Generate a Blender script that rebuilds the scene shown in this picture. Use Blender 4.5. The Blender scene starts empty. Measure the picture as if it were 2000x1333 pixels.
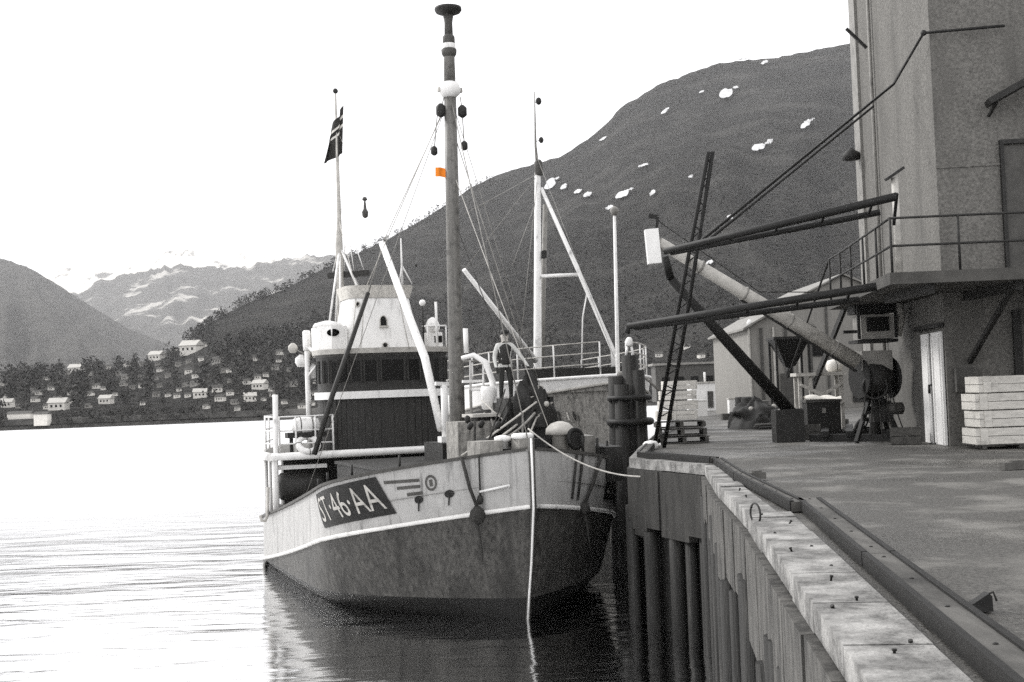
import bpy, math, random
from mathutils import Vector, Matrix, noise

S = bpy.context.scene
C = S.collection
R = math.radians
PI = math.pi

# ------------------------------------------------------------------ camera
EYE = Vector((0, 0, 5.2))
FPX, CX, CY = 2400.0, 1000.0, 666.5
CAMROT = Matrix.Rotation(PI / 2 + math.atan(99.5 / FPX), 3, 'X') @ Matrix.Rotation(R(-2.1), 3, 'Z')
cam = bpy.data.cameras.new('camera')
cam.sensor_width = 36.0
cam.lens = 36.0 * FPX / 2000.0
cam.clip_end = 20000
cam_o = bpy.data.objects.new('camera', cam)
cam_o.matrix_world = Matrix.Translation(EYE) @ CAMROT.to_4x4()
C.objects.link(cam_o)
S.camera = cam_o

# ------------------------------------------------------------------ sky, sun, exposure
SUN_EL, SUN_AZ = R(36), R(-58)          # azimuth from +Y, negative = to the left
w = bpy.data.worlds.new('World')
S.world = w
w.use_nodes = True
wt = w.node_tree
bg = wt.nodes['Background']
sky = wt.nodes.new('ShaderNodeTexSky')
sky.sky_type = 'NISHITA'
sky.sun_disc = False
sky.sun_elevation = SUN_EL
sky.sun_rotation = SUN_AZ
sky.dust_density = 3.0
bw = wt.nodes.new('ShaderNodeRGBToBW')
wt.links.new(sky.outputs[0], bw.inputs[0])
ma = wt.nodes.new('ShaderNodeMath')
ma.operation = 'MULTIPLY_ADD'
ma.inputs[1].default_value = 0.1
ma.inputs[2].default_value = 8.6         # even overcast
wt.links.new(bw.outputs[0], ma.inputs[0])
tint = wt.nodes.new('ShaderNodeMixRGB')
tint.blend_type = 'MULTIPLY'
tint.inputs[0].default_value = 1.0
tint.inputs[2].default_value = (0.985, 0.985, 1.0, 1)
wt.links.new(ma.outputs[0], tint.inputs[1])
wt.links.new(tint.outputs[0], bg.inputs['Color'])
bg.inputs['Strength'].default_value = 0.11

sd = bpy.data.lights.new('sun', 'SUN')
sd.energy = 1.7
sd.angle = R(14)
sd.color = (1.0, 0.985, 0.96)
sun = bpy.data.objects.new('sun', sd)
sdir = Vector((math.sin(SUN_AZ) * math.cos(SUN_EL), math.cos(SUN_AZ) * math.cos(SUN_EL), math.sin(SUN_EL)))
sun.rotation_euler = sdir.to_track_quat('Z', 'Y').to_euler()
C.objects.link(sun)

S.view_settings.view_transform = 'Standard'
S.view_settings.look = 'None'
S.view_settings.gamma = 1.0
S.view_settings.exposure = 0.8
S.render.engine = 'CYCLES'
S.cycles.max_bounces = 6
S.cycles.volume_bounces = 0
S.cycles.use_denoising = False            # keep the fine grain of the picture
S.cycles.use_adaptive_sampling = False
S.cycles.sample_clamp_indirect = 3.0

# ------------------------------------------------------------------ layout helpers
def ray(px, py):
    return CAMROT @ Vector(((px - CX) / FPX, -(py - CY) / FPX, -1.0))
def at(px, py, Y):
    d = ray(px, py)
    return EYE + d * (Y / d.y)
def gz(px, py, z=3.6):
    d = ray(px, py)
    return EYE + d * ((z - EYE.z) / d.z)
def proj(p):
    q = CAMROT.transposed() @ (Vector(p) - EYE)
    return CX + FPX * q.x / -q.z, CY - FPX * q.y / -q.z

# ------------------------------------------------------------------ materials
def mat(name, v, var=0.25, scale=3.0, rough=0.8, bump=0.0, bscale=None, stretch=None, warm=1.0, spec=0.3,
        v2=None, lo=0.42, hi=0.62, scale2=1.0, stretch2=None, metal=0.0, col=None):
    m = bpy.data.materials.new(name)
    m.use_nodes = True
    t = m.node_tree
    b = t.nodes['Principled BSDF']
    b.inputs['Roughness'].default_value = rough
    b.inputs['Specular IOR Level'].default_value = spec
    b.inputs['Metallic'].default_value = metal
    tc = t.nodes.new('ShaderNodeNewGeometry')
    def coords(st):
        if not st:
            return tc.outputs['Position']
        mp = t.nodes.new('ShaderNodeMapping')
        mp.inputs['Scale'].default_value = st
        t.links.new(tc.outputs['Position'], mp.inputs[0])
        return mp.outputs[0]
    def gcol(x):
        if col:
            return (col[0] * x, col[1] * x, col[2] * x, 1)
        k = 0.035 * warm
        return (x * (1 + k), x, x * (1 - 2 * k), 1)
    n = t.nodes.new('ShaderNodeTexNoise')
    n.inputs['Scale'].default_value = scale
    n.inputs['Detail'].default_value = 8
    n.inputs['Roughness'].default_value = 0.65
    t.links.new(coords(stretch), n.inputs['Vector'])
    r = t.nodes.new('ShaderNodeValToRGB')
    r.color_ramp.elements[0].position = 0.3
    r.color_ramp.elements[1].position = 0.7
    r.color_ramp.elements[0].color = gcol(v * (1 - var))
    r.color_ramp.elements[1].color = gcol(v * (1 + var))
    t.links.new(n.outputs['Fac'], r.inputs[0])
    out = r.outputs[0]
    if v2 is not None:
        n2 = t.nodes.new('ShaderNodeTexNoise')
        n2.inputs['Scale'].default_value = scale2
        n2.inputs['Detail'].default_value = 7
        n2.inputs['Roughness'].default_value = 0.6
        t.links.new(coords(stretch2), n2.inputs['Vector'])
        r2 = t.nodes.new('ShaderNodeValToRGB')
        r2.color_ramp.elements[0].position = lo
        r2.color_ramp.elements[1].position = hi
        t.links.new(n2.outputs['Fac'], r2.inputs[0])
        mx = t.nodes.new('ShaderNodeMixRGB')
        mx.inputs[2].default_value = gcol(v2)
        t.links.new(r2.outputs[0], mx.inputs[0])
        t.links.new(out, mx.inputs[1])
        out = mx.outputs[0]
    t.links.new(out, b.inputs['Base Color'])
    if bump:
        n3 = t.nodes.new('ShaderNodeTexNoise')
        n3.inputs['Scale'].default_value = bscale or scale * 4
        n3.inputs['Detail'].default_value = 6
        t.links.new(coords(stretch), n3.inputs['Vector'])
        bp = t.nodes.new('ShaderNodeBump')
        bp.inputs['Strength'].default_value = min(1.0, bump)
        bp.inputs['Distance'].default_value = 0.02 if bump <= 1 else bump
        t.links.new(n3.outputs['Fac'], bp.inputs['Height'])
        t.links.new(bp.outputs[0], b.inputs['Normal'])
    return m

M = {}
M['white'] = mat('white_paint', 0.74, 0.08, 4, 0.55, 0.15, stretch=(1, 1, .3), v2=0.4, lo=.56, hi=.8, scale2=2.2, stretch2=(3, 3, .35), warm=.3)
M['whitepole'] = mat('white_pole_paint', 0.7, 0.1, 6, 0.5, 0.1, v2=0.33, lo=.56, hi=.72, scale2=3, warm=.3)
M['hull'] = mat('light_hull_paint', 0.36, 0.14, 4, 0.5, 0.2, stretch=(1, 1, .4), v2=0.13, lo=.54, hi=.74, scale2=2.2, stretch2=(4, 4, .16), warm=.4)
M['strake'] = mat('rubbing_strake_paint', 0.68, 0.12, 5, 0.6, 0.2, v2=0.3, lo=.55, hi=.75, scale2=3, warm=.4)
M['boot'] = mat('dark_hull_paint', 0.062, 0.65, 12.0, 0.65, 0.9, stretch=(1, 1, .45), bscale=9, v2=0.022, lo=.46, hi=.7, scale2=1.6, stretch2=(1.2, 1.2, .45))
M['weed'] = mat('waterline_weed', 0.01, 0.4, 6, 0.5, 0.6)
M['black'] = mat('black_paint', 0.01, 0.35, 5, 0.6, 0.15)
M['dark'] = mat('dark_steel', 0.018, 0.4, 6, 0.6, 0.3)
M['darkgrey'] = mat('dark_grey_paint', 0.06, 0.3, 5, 0.65, 0.2)
M['grey'] = mat('grey_paint', 0.2, 0.2, 5, 0.6, 0.2, v2=.1, lo=.5, hi=.75, scale2=3)
M['lightgrey'] = mat('light_grey_paint', 0.42, 0.15, 5, 0.6, 0.2, v2=.2, lo=.5, hi=.78, scale2=3)
M['midgrey'] = mat('scuffed_grey_paint', 0.27, 0.3, 9, 0.7, 0.5, v2=.09, lo=.5, hi=.7, scale2=4, stretch2=(2, 2, .5))
M['crown'] = mat('weathered_canvas', 0.5, 0.3, 9, 0.9, 0.4)
M['woodd'] = mat('dark_stained_wood', 0.026, 0.45, 3, 0.6, 0.3, stretch=(6, 6, .6))
M['mastwood'] = mat('varnished_mast_wood', 0.13, 0.3, 3, 0.5, 0.2, stretch=(5, 5, .4), v2=.05, lo=.5, hi=.7, scale2=4)
M['deck'] = mat('deck_planking', 0.12, 0.3, 2, 0.8, 0.3, stretch=(.6, 5, 1))
M['glass'] = mat('dark_glass', 0.008, 0.2, 2, 0.35, spec=.12)
M['rope'] = mat('pale_rope', 0.42, 0.3, 20, 0.9, 0.3)
M['tarrope'] = mat('tarred_rope', 0.03, 0.4, 20, 0.9, 0.3)
M['rubber'] = mat('black_rubber', 0.015, 0.3, 5, 0.8, 0.3)
M['quay'] = mat('quay_concrete_paving', 0.07, 0.6, 22, 0.75, 1.0, bscale=40, v2=0.15, lo=.5, hi=.66, scale2=.9)
M['cap'] = mat('worn_white_coping', 0.14, 0.5, 12, 0.9, 1.0, bscale=30, v2=0.36, lo=.44, hi=.68, scale2=2.4, warm=.5)
M['fascia'] = mat('weathered_fascia_concrete', 0.07, 0.6, 4.5, 0.85, 0.5, stretch=(1.6, 1.6, .5), bscale=22, v2=0.022, lo=.5, hi=.68, scale2=2.2, stretch2=(1.5, 1.5, .4))
M['qwall'] = mat('shade_dark_wall', 0.012, 0.4, 2, 0.6, 0.5, stretch=(2, 2, .4))  # wall between the piles, near-black colour standing in for shade
M['fasciad'] = mat('shade_dark_fascia_boards', 0.03, 0.5, 2.2, 0.85, 0.5, stretch=(2, 2, .4), bscale=14, v2=0.02, lo=.45, hi=.7, scale2=1.2, stretch2=(2, 2, .3))  # darker fascia for the far run, ship and quay shade in its colour
M['pile'] = mat('timber_pile', 0.018, 0.5, 3, 0.7, 0.8, stretch=(4, 4, .3), v2=.05, lo=.55, hi=.75, scale2=2, stretch2=(4, 4, .3))  # timber colour darkened for the shade between ship and quay
M['kerb'] = mat('kerb_timber', 0.085, 0.35, 3, 0.75, 0.4, stretch=(2, .4, 2), v2=.028, lo=.45, hi=.7, scale2=1.2)
M['wall'] = mat('rendered_wall', 0.13, 0.45, 14, 0.9, 1.0, bscale=16, v2=0.085, lo=.45, hi=.72, scale2=.8, stretch2=(1.2, 1.2, .35))
M['walll'] = mat('pale_shed_wall', 0.2, 0.15, 2, 0.9, 0.3, stretch=(4, 4, .4))
M['slab'] = mat('platform_concrete', 0.07, 0.3, 2, 0.85, 0.5)
M['crate'] = mat('weathered_crate_wood', 0.42, 0.25, 4, 0.85, 0.4, stretch=(.8, 4, 4), v2=.22, lo=.52, hi=.75, scale2=3)
M['cratew'] = mat('pale_crate_wood', 0.55, 0.2, 4, 0.85, 0.4, stretch=(.8, 4, 4), v2=.3, lo=.55, hi=.75, scale2=3)
M['palletw'] = mat('grey_pallet_wood', 0.07, 0.4, 4, 0.9, 0.4, stretch=(.8, 4, 4))
M['roofd'] = mat('dark_roofing', 0.06, 0.3, 2, 0.85)
M['housew'] = mat('white_house_boards', 0.66, 0.1, 1, 0.8)
M['houseg'] = mat('grey_house_boards', 0.3, 0.1, 1, 0.8)
M['skin'] = mat('skin', 0.4, 0.08, 8, 0.6)
M['orange'] = mat('orange_patch_colour', 1.0, 0.15, 9, 0.8, col=(0.75, 0.22, 0.02))
M['cloth_d'] = mat('flag_field', 0.03, 0.2, 6, 0.9)
M['cloth_w'] = mat('flag_white', 0.6, 0.1, 6, 0.9)
M['cloth_b'] = mat('flag_cross', 0.022, 0.1, 6, 0.9)
M['tarp'] = mat('white_tarpaulin', 0.7, 0.1, 3, 0.7, 0.3)
M['ice'] = mat('crushed_ice', 0.3, 0.3, 12, 0.5, 0.4, v2=.14, lo=.45, hi=.6, scale2=5)
M['snow'] = mat('snow', 0.5, 0.3, .08, 0.9, warm=0)
M['lead'] = mat('leaf_mass', 0.034, 0.5, .12, 0.9)
M['shore'] = mat('shore_turf', 0.035, 0.7, .4, 0.95, v2=.09, lo=.5, hi=.7, scale2=.03)

# ------------------------------------------------------------------ mesh builder
class MB:
    def __init__(s):
        s.v, s.f, s.sm = [], [], []
    def add(s, vs, fs, smooth=False):
        o = len(s.v)
        s.v += [Vector(p) for p in vs]
        s.f += [tuple(i + o for i in q) for q in fs]
        s.sm += [smooth] * len(fs)
        return s
    def box(s, c, d, rz=0.0, taper=1.0):
        c = Vector(c); x, y, z = d[0] / 2, d[1] / 2, d[2] / 2
        ro = Matrix.Rotation(rz, 3, 'Z')
        vs = []
        for k, zz in ((1, -z), (taper, z)):
            for a, b_ in ((-x, -y), (x, -y), (x, y), (-x, y)):
                vs.append(c + ro @ Vector((a * k, b_ * k, zz)))
        return s.add(vs, [(0, 3, 2, 1), (4, 5, 6, 7), (0, 1, 5, 4), (1, 2, 6, 5), (2, 3, 7, 6), (3, 0, 4, 7)])
    def beam(s, p0, p1, wd, ht, up=(0, 0, 1)):
        p0, p1 = Vector(p0), Vector(p1)
        d = (p1 - p0).normalized()
        u = Vector(up)
        if abs(d.dot(u)) > 0.98:
            u = Vector((0, 1, 0))
        sd_ = d.cross(u).normalized(); u = sd_.cross(d).normalized()
        vs = []
        for p in (p0, p1):
            for a, b_ in ((-1, -1), (1, -1), (1, 1), (-1, 1)):
                vs.append(p + sd_ * (a * wd / 2) + u * (b_ * ht / 2))
        return s.add(vs, [(0, 1, 2, 3), (4, 7, 6, 5), (0, 4, 5, 1), (1, 5, 6, 2), (2, 6, 7, 3), (3, 7, 4, 0)])
    def tube(s, pts, rad, n=10, cap=True):
        pts = [Vector(p) for p in pts]
        if not isinstance(rad, (list, tuple)):
            rad = [rad] * len(pts)
        vs, fs = [], []
        u = None
        for i, p in enumerate(pts):
            d = (pts[min(i + 1, len(pts) - 1)] - pts[max(i - 1, 0)]).normalized()
            if u is None:
                a = Vector((0, 0, 1)) if abs(d.z) < .9 else Vector((1, 0, 0))
                u = d.cross(a).normalized()
            u = (u - d * u.dot(d)).normalized()
            v_ = d.cross(u)
            for k in range(n):
                an = 2 * PI * k / n
                vs.append(p + (u * math.cos(an) + v_ * math.sin(an)) * rad[i])
        for i in range(len(pts) - 1):
            for k in range(n):
                fs.append((i * n + k, i * n + (k + 1) % n, (i + 1) * n + (k + 1) % n, (i + 1) * n + k))
        s.add(vs, fs, True)
        if cap:
            o = len(s.v) - len(vs)
            s.f.append(tuple(o + k for k in range(n))[::-1]); s.sm.append(False)
            e = o + (len(pts) - 1) * n
            s.f.append(tuple(e + k for k in range(n))); s.sm.append(False)
        return s
    def lathe(s, prof, o=(0, 0, 0), n=16, axis=None, sx=1.0, sy=1.0):
        o = Vector(o)
        q = Vector(axis).to_track_quat('Z', 'Y').to_matrix() if axis else Matrix.Identity(3)
        vs, fs = [], []
        for r_, z in prof:
            for k in range(n):
                an = 2 * PI * k / n
                vs.append(o + q @ Vector((r_ * math.cos(an) * sx, r_ * math.sin(an) * sy, z)))
        for i in range(len(prof) - 1):
            for k in range(n):
                fs.append((i * n + k, i * n + (k + 1) % n, (i + 1) * n + (k + 1) % n, (i + 1) * n + k))
        s.add(vs, fs, True)
        b_ = len(s.v) - len(vs)
        s.f.append(tuple(b_ + k for k in range(n))[::-1]); s.sm.append(False)
        e = b_ + (len(prof) - 1) * n
        s.f.append(tuple(e + k for k in range(n))); s.sm.append(False)
        return s
    def ball(s, c, r_, n=12, sz=1.0, sx=1.0, sy=1.0):
        pr = [(max(.01, math.sin(PI * i / 8)) * r_, -math.cos(PI * i / 8) * r_ * sz) for i in range(9)]
        return s.lathe(pr, c, n, sx=sx, sy=sy)
    def torus(s, c, R_, r_, axis=(0, 0, 1), n=20, m=8):
        c = Vector(c); q = Vector(axis).to_track_quat('Z', 'Y').to_matrix()
        vs, fs = [], []
        for i in range(n):
            a = 2 * PI * i / n
            for j in range(m):
                b_ = 2 * PI * j / m
                vs.append(c + q @ Vector(((R_ + r_ * math.cos(b_)) * math.cos(a), (R_ + r_ * math.cos(b_)) * math.sin(a), r_ * math.sin(b_))))
        for i in range(n):
            for j in range(m):
                fs.append((i * m + j, ((i + 1) % n) * m + j, ((i + 1) % n) * m + (j + 1) % m, i * m + (j + 1) % m))
        return s.add(vs, fs, True)
    def prism(s, poly, z0, z1):
        n = len(poly)
        vs = [(x, y, z0) for x, y in poly] + [(x, y, z1) for x, y in poly]
        fs = [tuple(range(n))[::-1], tuple(range(n, 2 * n))]
        fs += [(i, (i + 1) % n, n + (i + 1) % n, n + i) for i in range(n)]
        return s.add(vs, fs)
    def grid(s, fn, nu, nv, smooth=True):
        vs = [fn(i / nu, j / nv) for i in range(nu + 1) for j in range(nv + 1)]
        fs = [(i * (nv + 1) + j, (i + 1) * (nv + 1) + j, (i + 1) * (nv + 1) + j + 1, i * (nv + 1) + j + 1)
              for i in range(nu) for j in range(nv)]
        return s.add(vs, fs, smooth)
    def mesh(s, name):
        me = bpy.data.meshes.new(name)
        me.from_pydata([tuple(p) for p in s.v], [], s.f)
        me.polygons.foreach_set('use_smooth', s.sm)
        me.update()
        return me
    def build(s, name, m, parent=None):
        me = s.mesh(name)
        me.materials.append(M[m] if isinstance(m, str) else m)
        o = bpy.data.objects.new(name, me)
        C.objects.link(o)
        if parent:
            o.parent = parent
        return o

def tag(o, label, cat=None, group=None, kind=None):
    o['label'] = label
    if cat: o['category'] = cat
    if group: o['group'] = group
    if kind: o['kind'] = kind
    return o
def thing(name, label, cat, loc=(0, 0, 0), rz=0.0, group=None):
    o = bpy.data.objects.new(name, None)
    o.empty_display_size = .3
    C.objects.link(o)
    o.location = loc
    o.rotation_euler = (0, 0, rz)
    return tag(o, label, cat, group)
def mesh_part(me, name, parent, loc=(0, 0, 0), rz=0.0):
    o = bpy.data.objects.new(name, me)
    C.objects.link(o)
    o.parent = parent
    o.location = loc
    o.rotation_euler = (0, 0, rz)
    return o
def lerp(a, b, t): return a + (b - a) * t
def pw(xs, ys, x):
    if x <= xs[0]: return ys[0]
    for i in range(len(xs) - 1):
        if x <= xs[i + 1]:
            return lerp(ys[i], ys[i + 1], (x - xs[i]) / (xs[i + 1] - xs[i]))
    return ys[-1]
def smooth_pw(xs, ys, x, wd):
    return (pw(xs, ys, x - wd) + 2 * pw(xs, ys, x) + pw(xs, ys, x + wd)) / 4
def sag(p0, p1, drop, n=12):
    p0, p1 = Vector(p0), Vector(p1)
    return [p0.lerp(p1, i / n) - Vector((0, 0, drop * 4 * (i / n) * (1 - i / n))) for i in range(n + 1)]

# ================================================================== WATER
wm = bpy.data.materials.new('harbour_water')
wm.use_nodes = True
t = wm.node_tree
b = t.nodes['Principled BSDF']
b.inputs['Base Color'].default_value = (0.72, 0.72, 0.72, 1)
b.inputs['Metallic'].default_value = 1.0
b.inputs['Roughness'].default_value = 0.12
b.inputs['IOR'].default_value = 1.5
b.inputs['Specular IOR Level'].default_value = 0.75
tc = t.nodes.new('ShaderNodeTexCoord')
def wn(scale, st, detail, rotz=0.0):
    mp = t.nodes.new('ShaderNodeMapping')
    mp.inputs['Scale'].default_value = st
    mp.inputs['Rotation'].default_value = (0, 0, rotz)
    n = t.nodes.new('ShaderNodeTexNoise')
    n.inputs['Scale'].default_value = scale
    n.inputs['Detail'].default_value = detail
    n.inputs['Distortion'].default_value = 0.9
    t.links.new(tc.outputs['Object'], mp.inputs[0])
    t.links.new(mp.outputs[0], n.inputs['Vector'])
    return n.outputs['Fac']
n1 = wn(0.3, (.4, 1.2, 1), 2, .06)
n2 = wn(1.7, (.35, 1.1, 1), 3, -.1)
mulA = t.nodes.new('ShaderNodeMath'); mulA.operation = 'MULTIPLY_ADD'
mulA.inputs[1].default_value = 0.22
t.links.new(n2, mulA.inputs[0]); t.links.new(n1, mulA.inputs[2])
bp = t.nodes.new('ShaderNodeBump')
bp.inputs['Strength'].default_value = 1.0
spz = t.nodes.new('ShaderNodeSeparateXYZ')
t.links.new(tc.outputs['Object'], spz.inputs[0])
lee = t.nodes.new('ShaderNodeMapRange')       # sheltered by the quay, choppier out in the fjord
lee.inputs['From Min'].default_value = 30; lee.inputs['From Max'].default_value = 75
lee.inputs['To Min'].default_value = 0.085; lee.inputs['To Max'].default_value = 0.3
t.links.new(spz.outputs['Y'], lee.inputs['Value'])
t.links.new(lee.outputs[0], bp.inputs['Distance'])
chop = t.nodes.new('ShaderNodeMapRange')
chop.inputs['From Min'].default_value = 32; chop.inputs['From Max'].default_value = 80
chop.inputs['To Min'].default_value = 0.1; chop.inputs['To Max'].default_value = 0.42
t.links.new(spz.outputs['Y'], chop.inputs['Value'])
t.links.new(chop.outputs[0], b.inputs['Roughness'])
t.links.new(mulA.outputs[0], bp.inputs['Height'])
t.links.new(bp.outputs[0], b.inputs['Normal'])
M['water'] = wm
wb = MB()
wb.grid(lambda u, v: (lerp(-6000, 6000, u), lerp(-150, 9000, v), 0), 6, 6, False)
water = wb.build('water', 'water')
tag(water, 'bright rippled harbour water reflecting the white sky', kind='structure')

# ================================================================== MOUNTAINS AND FAR SHORE
def hillmat(name, v, var, sc, v2=None, lo=.5, hi=.6, sc2=.004, bumpd=4.0):
    return mat(name, v, var, sc, 0.95, bumpd, bscale=sc * 1.6, v2=v2, lo=lo, hi=hi, scale2=sc2, spec=.05)
M['hillnear'] = hillmat('near_mountain_birch_slope', 0.026, 0.95, .2, v2=.06, lo=.48, hi=.66, sc2=.011, bumpd=9)
M['hillleft'] = hillmat('left_hill_slope', 0.05, 0.35, .02, bumpd=8)
M['hillfar'] = hillmat('far_mountain_rock', 0.07, 0.35, .006, v2=.4, lo=.57, hi=.64, sc2=.006, bumpd=10)
M['hillsnow'] = hillmat('snowy_far_peak', 0.75, 0.1, .006, v2=.12, lo=.56, hi=.62, sc2=.004, bumpd=10)

RX = [-900, -400, 0, 150, 250, 320, 375, 430, 480, 560, 640, 700, 760, 830, 880, 940, 1000, 1050, 1110, 1160, 1195, 1235, 1320, 1430, 1550, 1665, 1850, 2100, 2600]
RY = [745, 745, 742, 728, 716, 700, 666, 622, 594, 566, 524, 496, 470, 432, 402, 362, 336, 322, 306, 276, 250, 208, 160, 122, 110, 88, 62, 50, 60]
DXs = [-900, 0, 375, 700, 1000, 2600]
DYs = [620, 640, 780, 1300, 1700, 1900]
def shoreY(px): return 322 + (px / 500.0) * 8
def near_pt(px, tt):
    Dr = pw(DXs, DYs, px)
    zr = at(px, smooth_pw(RX, RY, px, 8), Dr).z
    Df = shoreY(px)
    D = lerp(Df, Dr, tt)
    if tt <= 1:
        pr = tt ** pw([0, 400, 900], [1.0, 1.15, 1.35], px)
        z = lerp(1.2, zr, pr)
        amp = 0.05 * (zr) * math.sin(PI * min(1, tt)) * pw([0, 500, 1000], [.2, .6, 1.0], px)
        q = noise.noise(Vector((px * .006, tt * 3.0, 1.7))) + .5 * noise.noise(Vector((px * .017, tt * 8, 4.2)))
        z += amp * q
        if tt > .9:
            z += (noise.noise(Vector((px * .05, 3.1, 0))) * .5 + noise.noise(Vector((px * .16, 7.1, 0))) * .3) * .012 * zr * (tt - .9) * 10
    else:
        z = zr * (1 - (tt - 1) * 1.2)
    X = at(px, 760, D).x
    return Vector((X, D, z))
hb = MB()
hb.grid(lambda u, v: near_pt(lerp(-900, 2600, u), v * 1.3), 420, 60)
hill = hb.build('mountain', 'hillnear')
tag(hill, 'dark birch covered mountain rising steeply behind the quay', kind='structure')
hb = MB()
hb.grid(lambda u, v: near_pt(lerp(-900, 2600, u), 0) + Vector((0, -3 + v * 6, -4 + 5.6 * v ** .6)), 200, 3)
bank = hb.build('shore', 'shore')
tag(bank, 'dark stony bank along the far waterline', kind='structure')

def ridge(name, xs, ys, Dr, Df, m, label, seed, rough=.02, nu=260, nv=40, p=1.25):
    def pt(u, v):
        px = lerp(xs[0], xs[-1], u); tt = v * 1.25
        zr = at(px, smooth_pw(xs, ys, px, 8), Dr).z
        D = lerp(Df, Dr, tt)
        if tt <= 1:
            z = lerp(-2, zr, tt ** p)
            z += zr * .09 * math.sin(PI * tt) * (noise.noise(Vector((px * .012, tt * 3, seed))) + .6 * noise.noise(Vector((px * .035, tt * 7, seed + 3))))
            z += zr * rough * (tt ** 3) * (noise.noise(Vector((px * .06, seed, 0))) + .6 * noise.noise(Vector((px * .17, seed, 5))))
        else:
            z = zr * (1 - (tt - 1))
        return Vector((at(px, 760, D).x, D, z))
    g = MB(); g.grid(pt, nu, nv)
    o = g.build(name, m)
    tag(o, label, kind='structure')
    return o
ridge('hill', [-700, -200, 0, 60, 120, 190, 250, 320, 420, 560], [470, 490, 503, 522, 558, 604, 640, 668, 700, 760], 3200, 1300, 'hillleft',
      'hazy rounded hill sloping down from the left across the fjord', 2.2, .008)
ridge('mountain_range', [-700, 100, 160, 200, 270, 330, 400, 480, 560, 620, 700, 850, 1000], [560, 580, 572, 548, 534, 522, 520, 526, 506, 498, 496, 520, 560], 5600, 3000, 'hillfar',
      'pale hazy mountain flank with scattered snow patches far off', 7.7, .03)
ridge('snow_peak', [-900, 60, 120, 160, 200, 250, 300, 340, 390, 440, 500, 600, 800], [560, 545, 527, 516, 520, 514, 510, 492, 486, 490, 500, 510, 560], 7600, 5800, 'hillsnow',
      'snow covered peak showing behind the hazy mountain flank', 11.3, .03)

def near_find(px, py, t0=0.0, t1=1.0):
    best = (1e9, 0)
    for i in range(200):
        tt = lerp(t0, t1, i / 199)
        e = abs(proj(near_pt(px, tt))[1] - py)
        if e < best[0]: best = (e, tt)
    return best[1]

# snow patches lying on the mountain slope
random.seed(5)
SP = [(1445, 185, 15, 13), (1597, 246, 12, 9), (1504, 292, 15, 9), (1525, 282, 9, 4), (1088, 362, 15, 12), (1116, 368, 8, 6), (1145, 378, 8, 6), (1164, 384, 9, 7), (1232, 383, 15, 10),
      (1271, 329, 11, 4), (1288, 384, 7, 6), (1322, 220, 7, 7), (1198, 274, 7, 5), (1480, 118, 12, 6), (1520, 127, 9, 4), (1202, 412, 9, 5), (1440, 432, 8, 4), (1396, 521, 9, 5), (1395, 183, 6, 3), (1364, 352, 5, 4)]
def snow_blob(px, py, rw, rh):
    g = MB()
    n = 24
    vs = []
    ph, q = random.uniform(0, 6), random.uniform(-.9, .3)
    for k in range(n):
        an = 2 * PI * k / n
        rr = .78 + .22 * math.cos(an + ph) + .14 * math.cos(2 * an + ph * 1.7) + .07 * math.sin(4 * an + ph) + random.uniform(-.04, .04)
        ox, oy = math.cos(an) * rw * rr, math.sin(an) * rh * rr
        qx, qy = px + ox + oy * q, py + oy - ox * .22
        vs.append(near_pt(qx, near_find(qx, qy, .2, 1.0)) + Vector((0, -4, 2.0)))
    c = sum(vs, Vector()) / n
    g.add(vs + [c + Vector((0, -1, 1))], [(k, (k + 1) % n, n) for k in range(n)], True)
    g.build('snow_patch', 'snow', hill)
for px, py, rw, rh in SP:
    snow_blob(px, py, rw, rh)
    if rw > 11: snow_blob(px + rw * 1.05, py - rh * .75, rw * .4, rh * .22)

# woods: a far-off mass of small trees
HS = [(150, 716, 25), (114, 793, 33), (207, 783, 24), (13, 790, 24), (308, 692, 26), (376, 681, 36), (391, 771, 25), (424, 762, 20), (383, 735, 15),
      (188, 756, 14), (251, 703, 15), (488, 778, 24), (508, 754, 26), (555, 786, 12), (430, 779, 18), (548, 690, 14), (343, 676, 12), (400, 676, 13), (1290, 694, 14), (1420, 700, 17), (1345, 676, 12), (1372, 694, 13), (212, 716, 13)]
HG = [(246, 738, 14), (241, 751, 14), (350, 713, 12), (426, 706, 18), (363, 753, 11), (330, 735, 12), (280, 712, 12), (575, 752, 16), (470, 690, 12), (130, 730, 12), (60, 765, 13), (305, 740, 10), (450, 745, 10)]
rx_ = random.Random(21)
for k in range(110):
    px, py = rx_.uniform(-40, 660), rx_.uniform(700, 800)
    if py < pw([0, 250, 375, 640], [738, 722, 690, 690], px) or any(abs(px - a) < 13 and abs(py - b_) < 11 for a, b_, _ in HS + HG): continue
    (HS if rx_.random() < .7 else HG).append((px, py, rx_.uniform(9, 15)))
def leaf_tree(g, p, h, wd, rnd, nq):
    vs, fs = [], []
    for k in range(nq):
        a, rr, hh = rnd.uniform(0, 2 * PI), rnd.random() ** .5, rnd.random()
        env = math.sin(PI * (0.12 + .85 * hh)) ** .8
        c = p + Vector((math.cos(a) * rr * wd * env, math.sin(a) * rr * wd * env, h * (.12 + .88 * hh)))
        sz = wd * rnd.uniform(.22, .42)
        d1 = Vector((rnd.uniform(-1, 1), rnd.uniform(-1, 1), rnd.uniform(-1, 1))).normalized() * sz
        d2 = Vector((rnd.uniform(-1, 1), rnd.uniform(-1, 1), rnd.uniform(-1, 1))).normalized() * sz
        o = len(vs)
        vs += [c - d1, c + d2, c + d1 - d2 * .3]
        fs.append((o, o + 1, o + 2))
    g.add(vs, fs)
rnd = random.Random(11)
g = MB()
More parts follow.
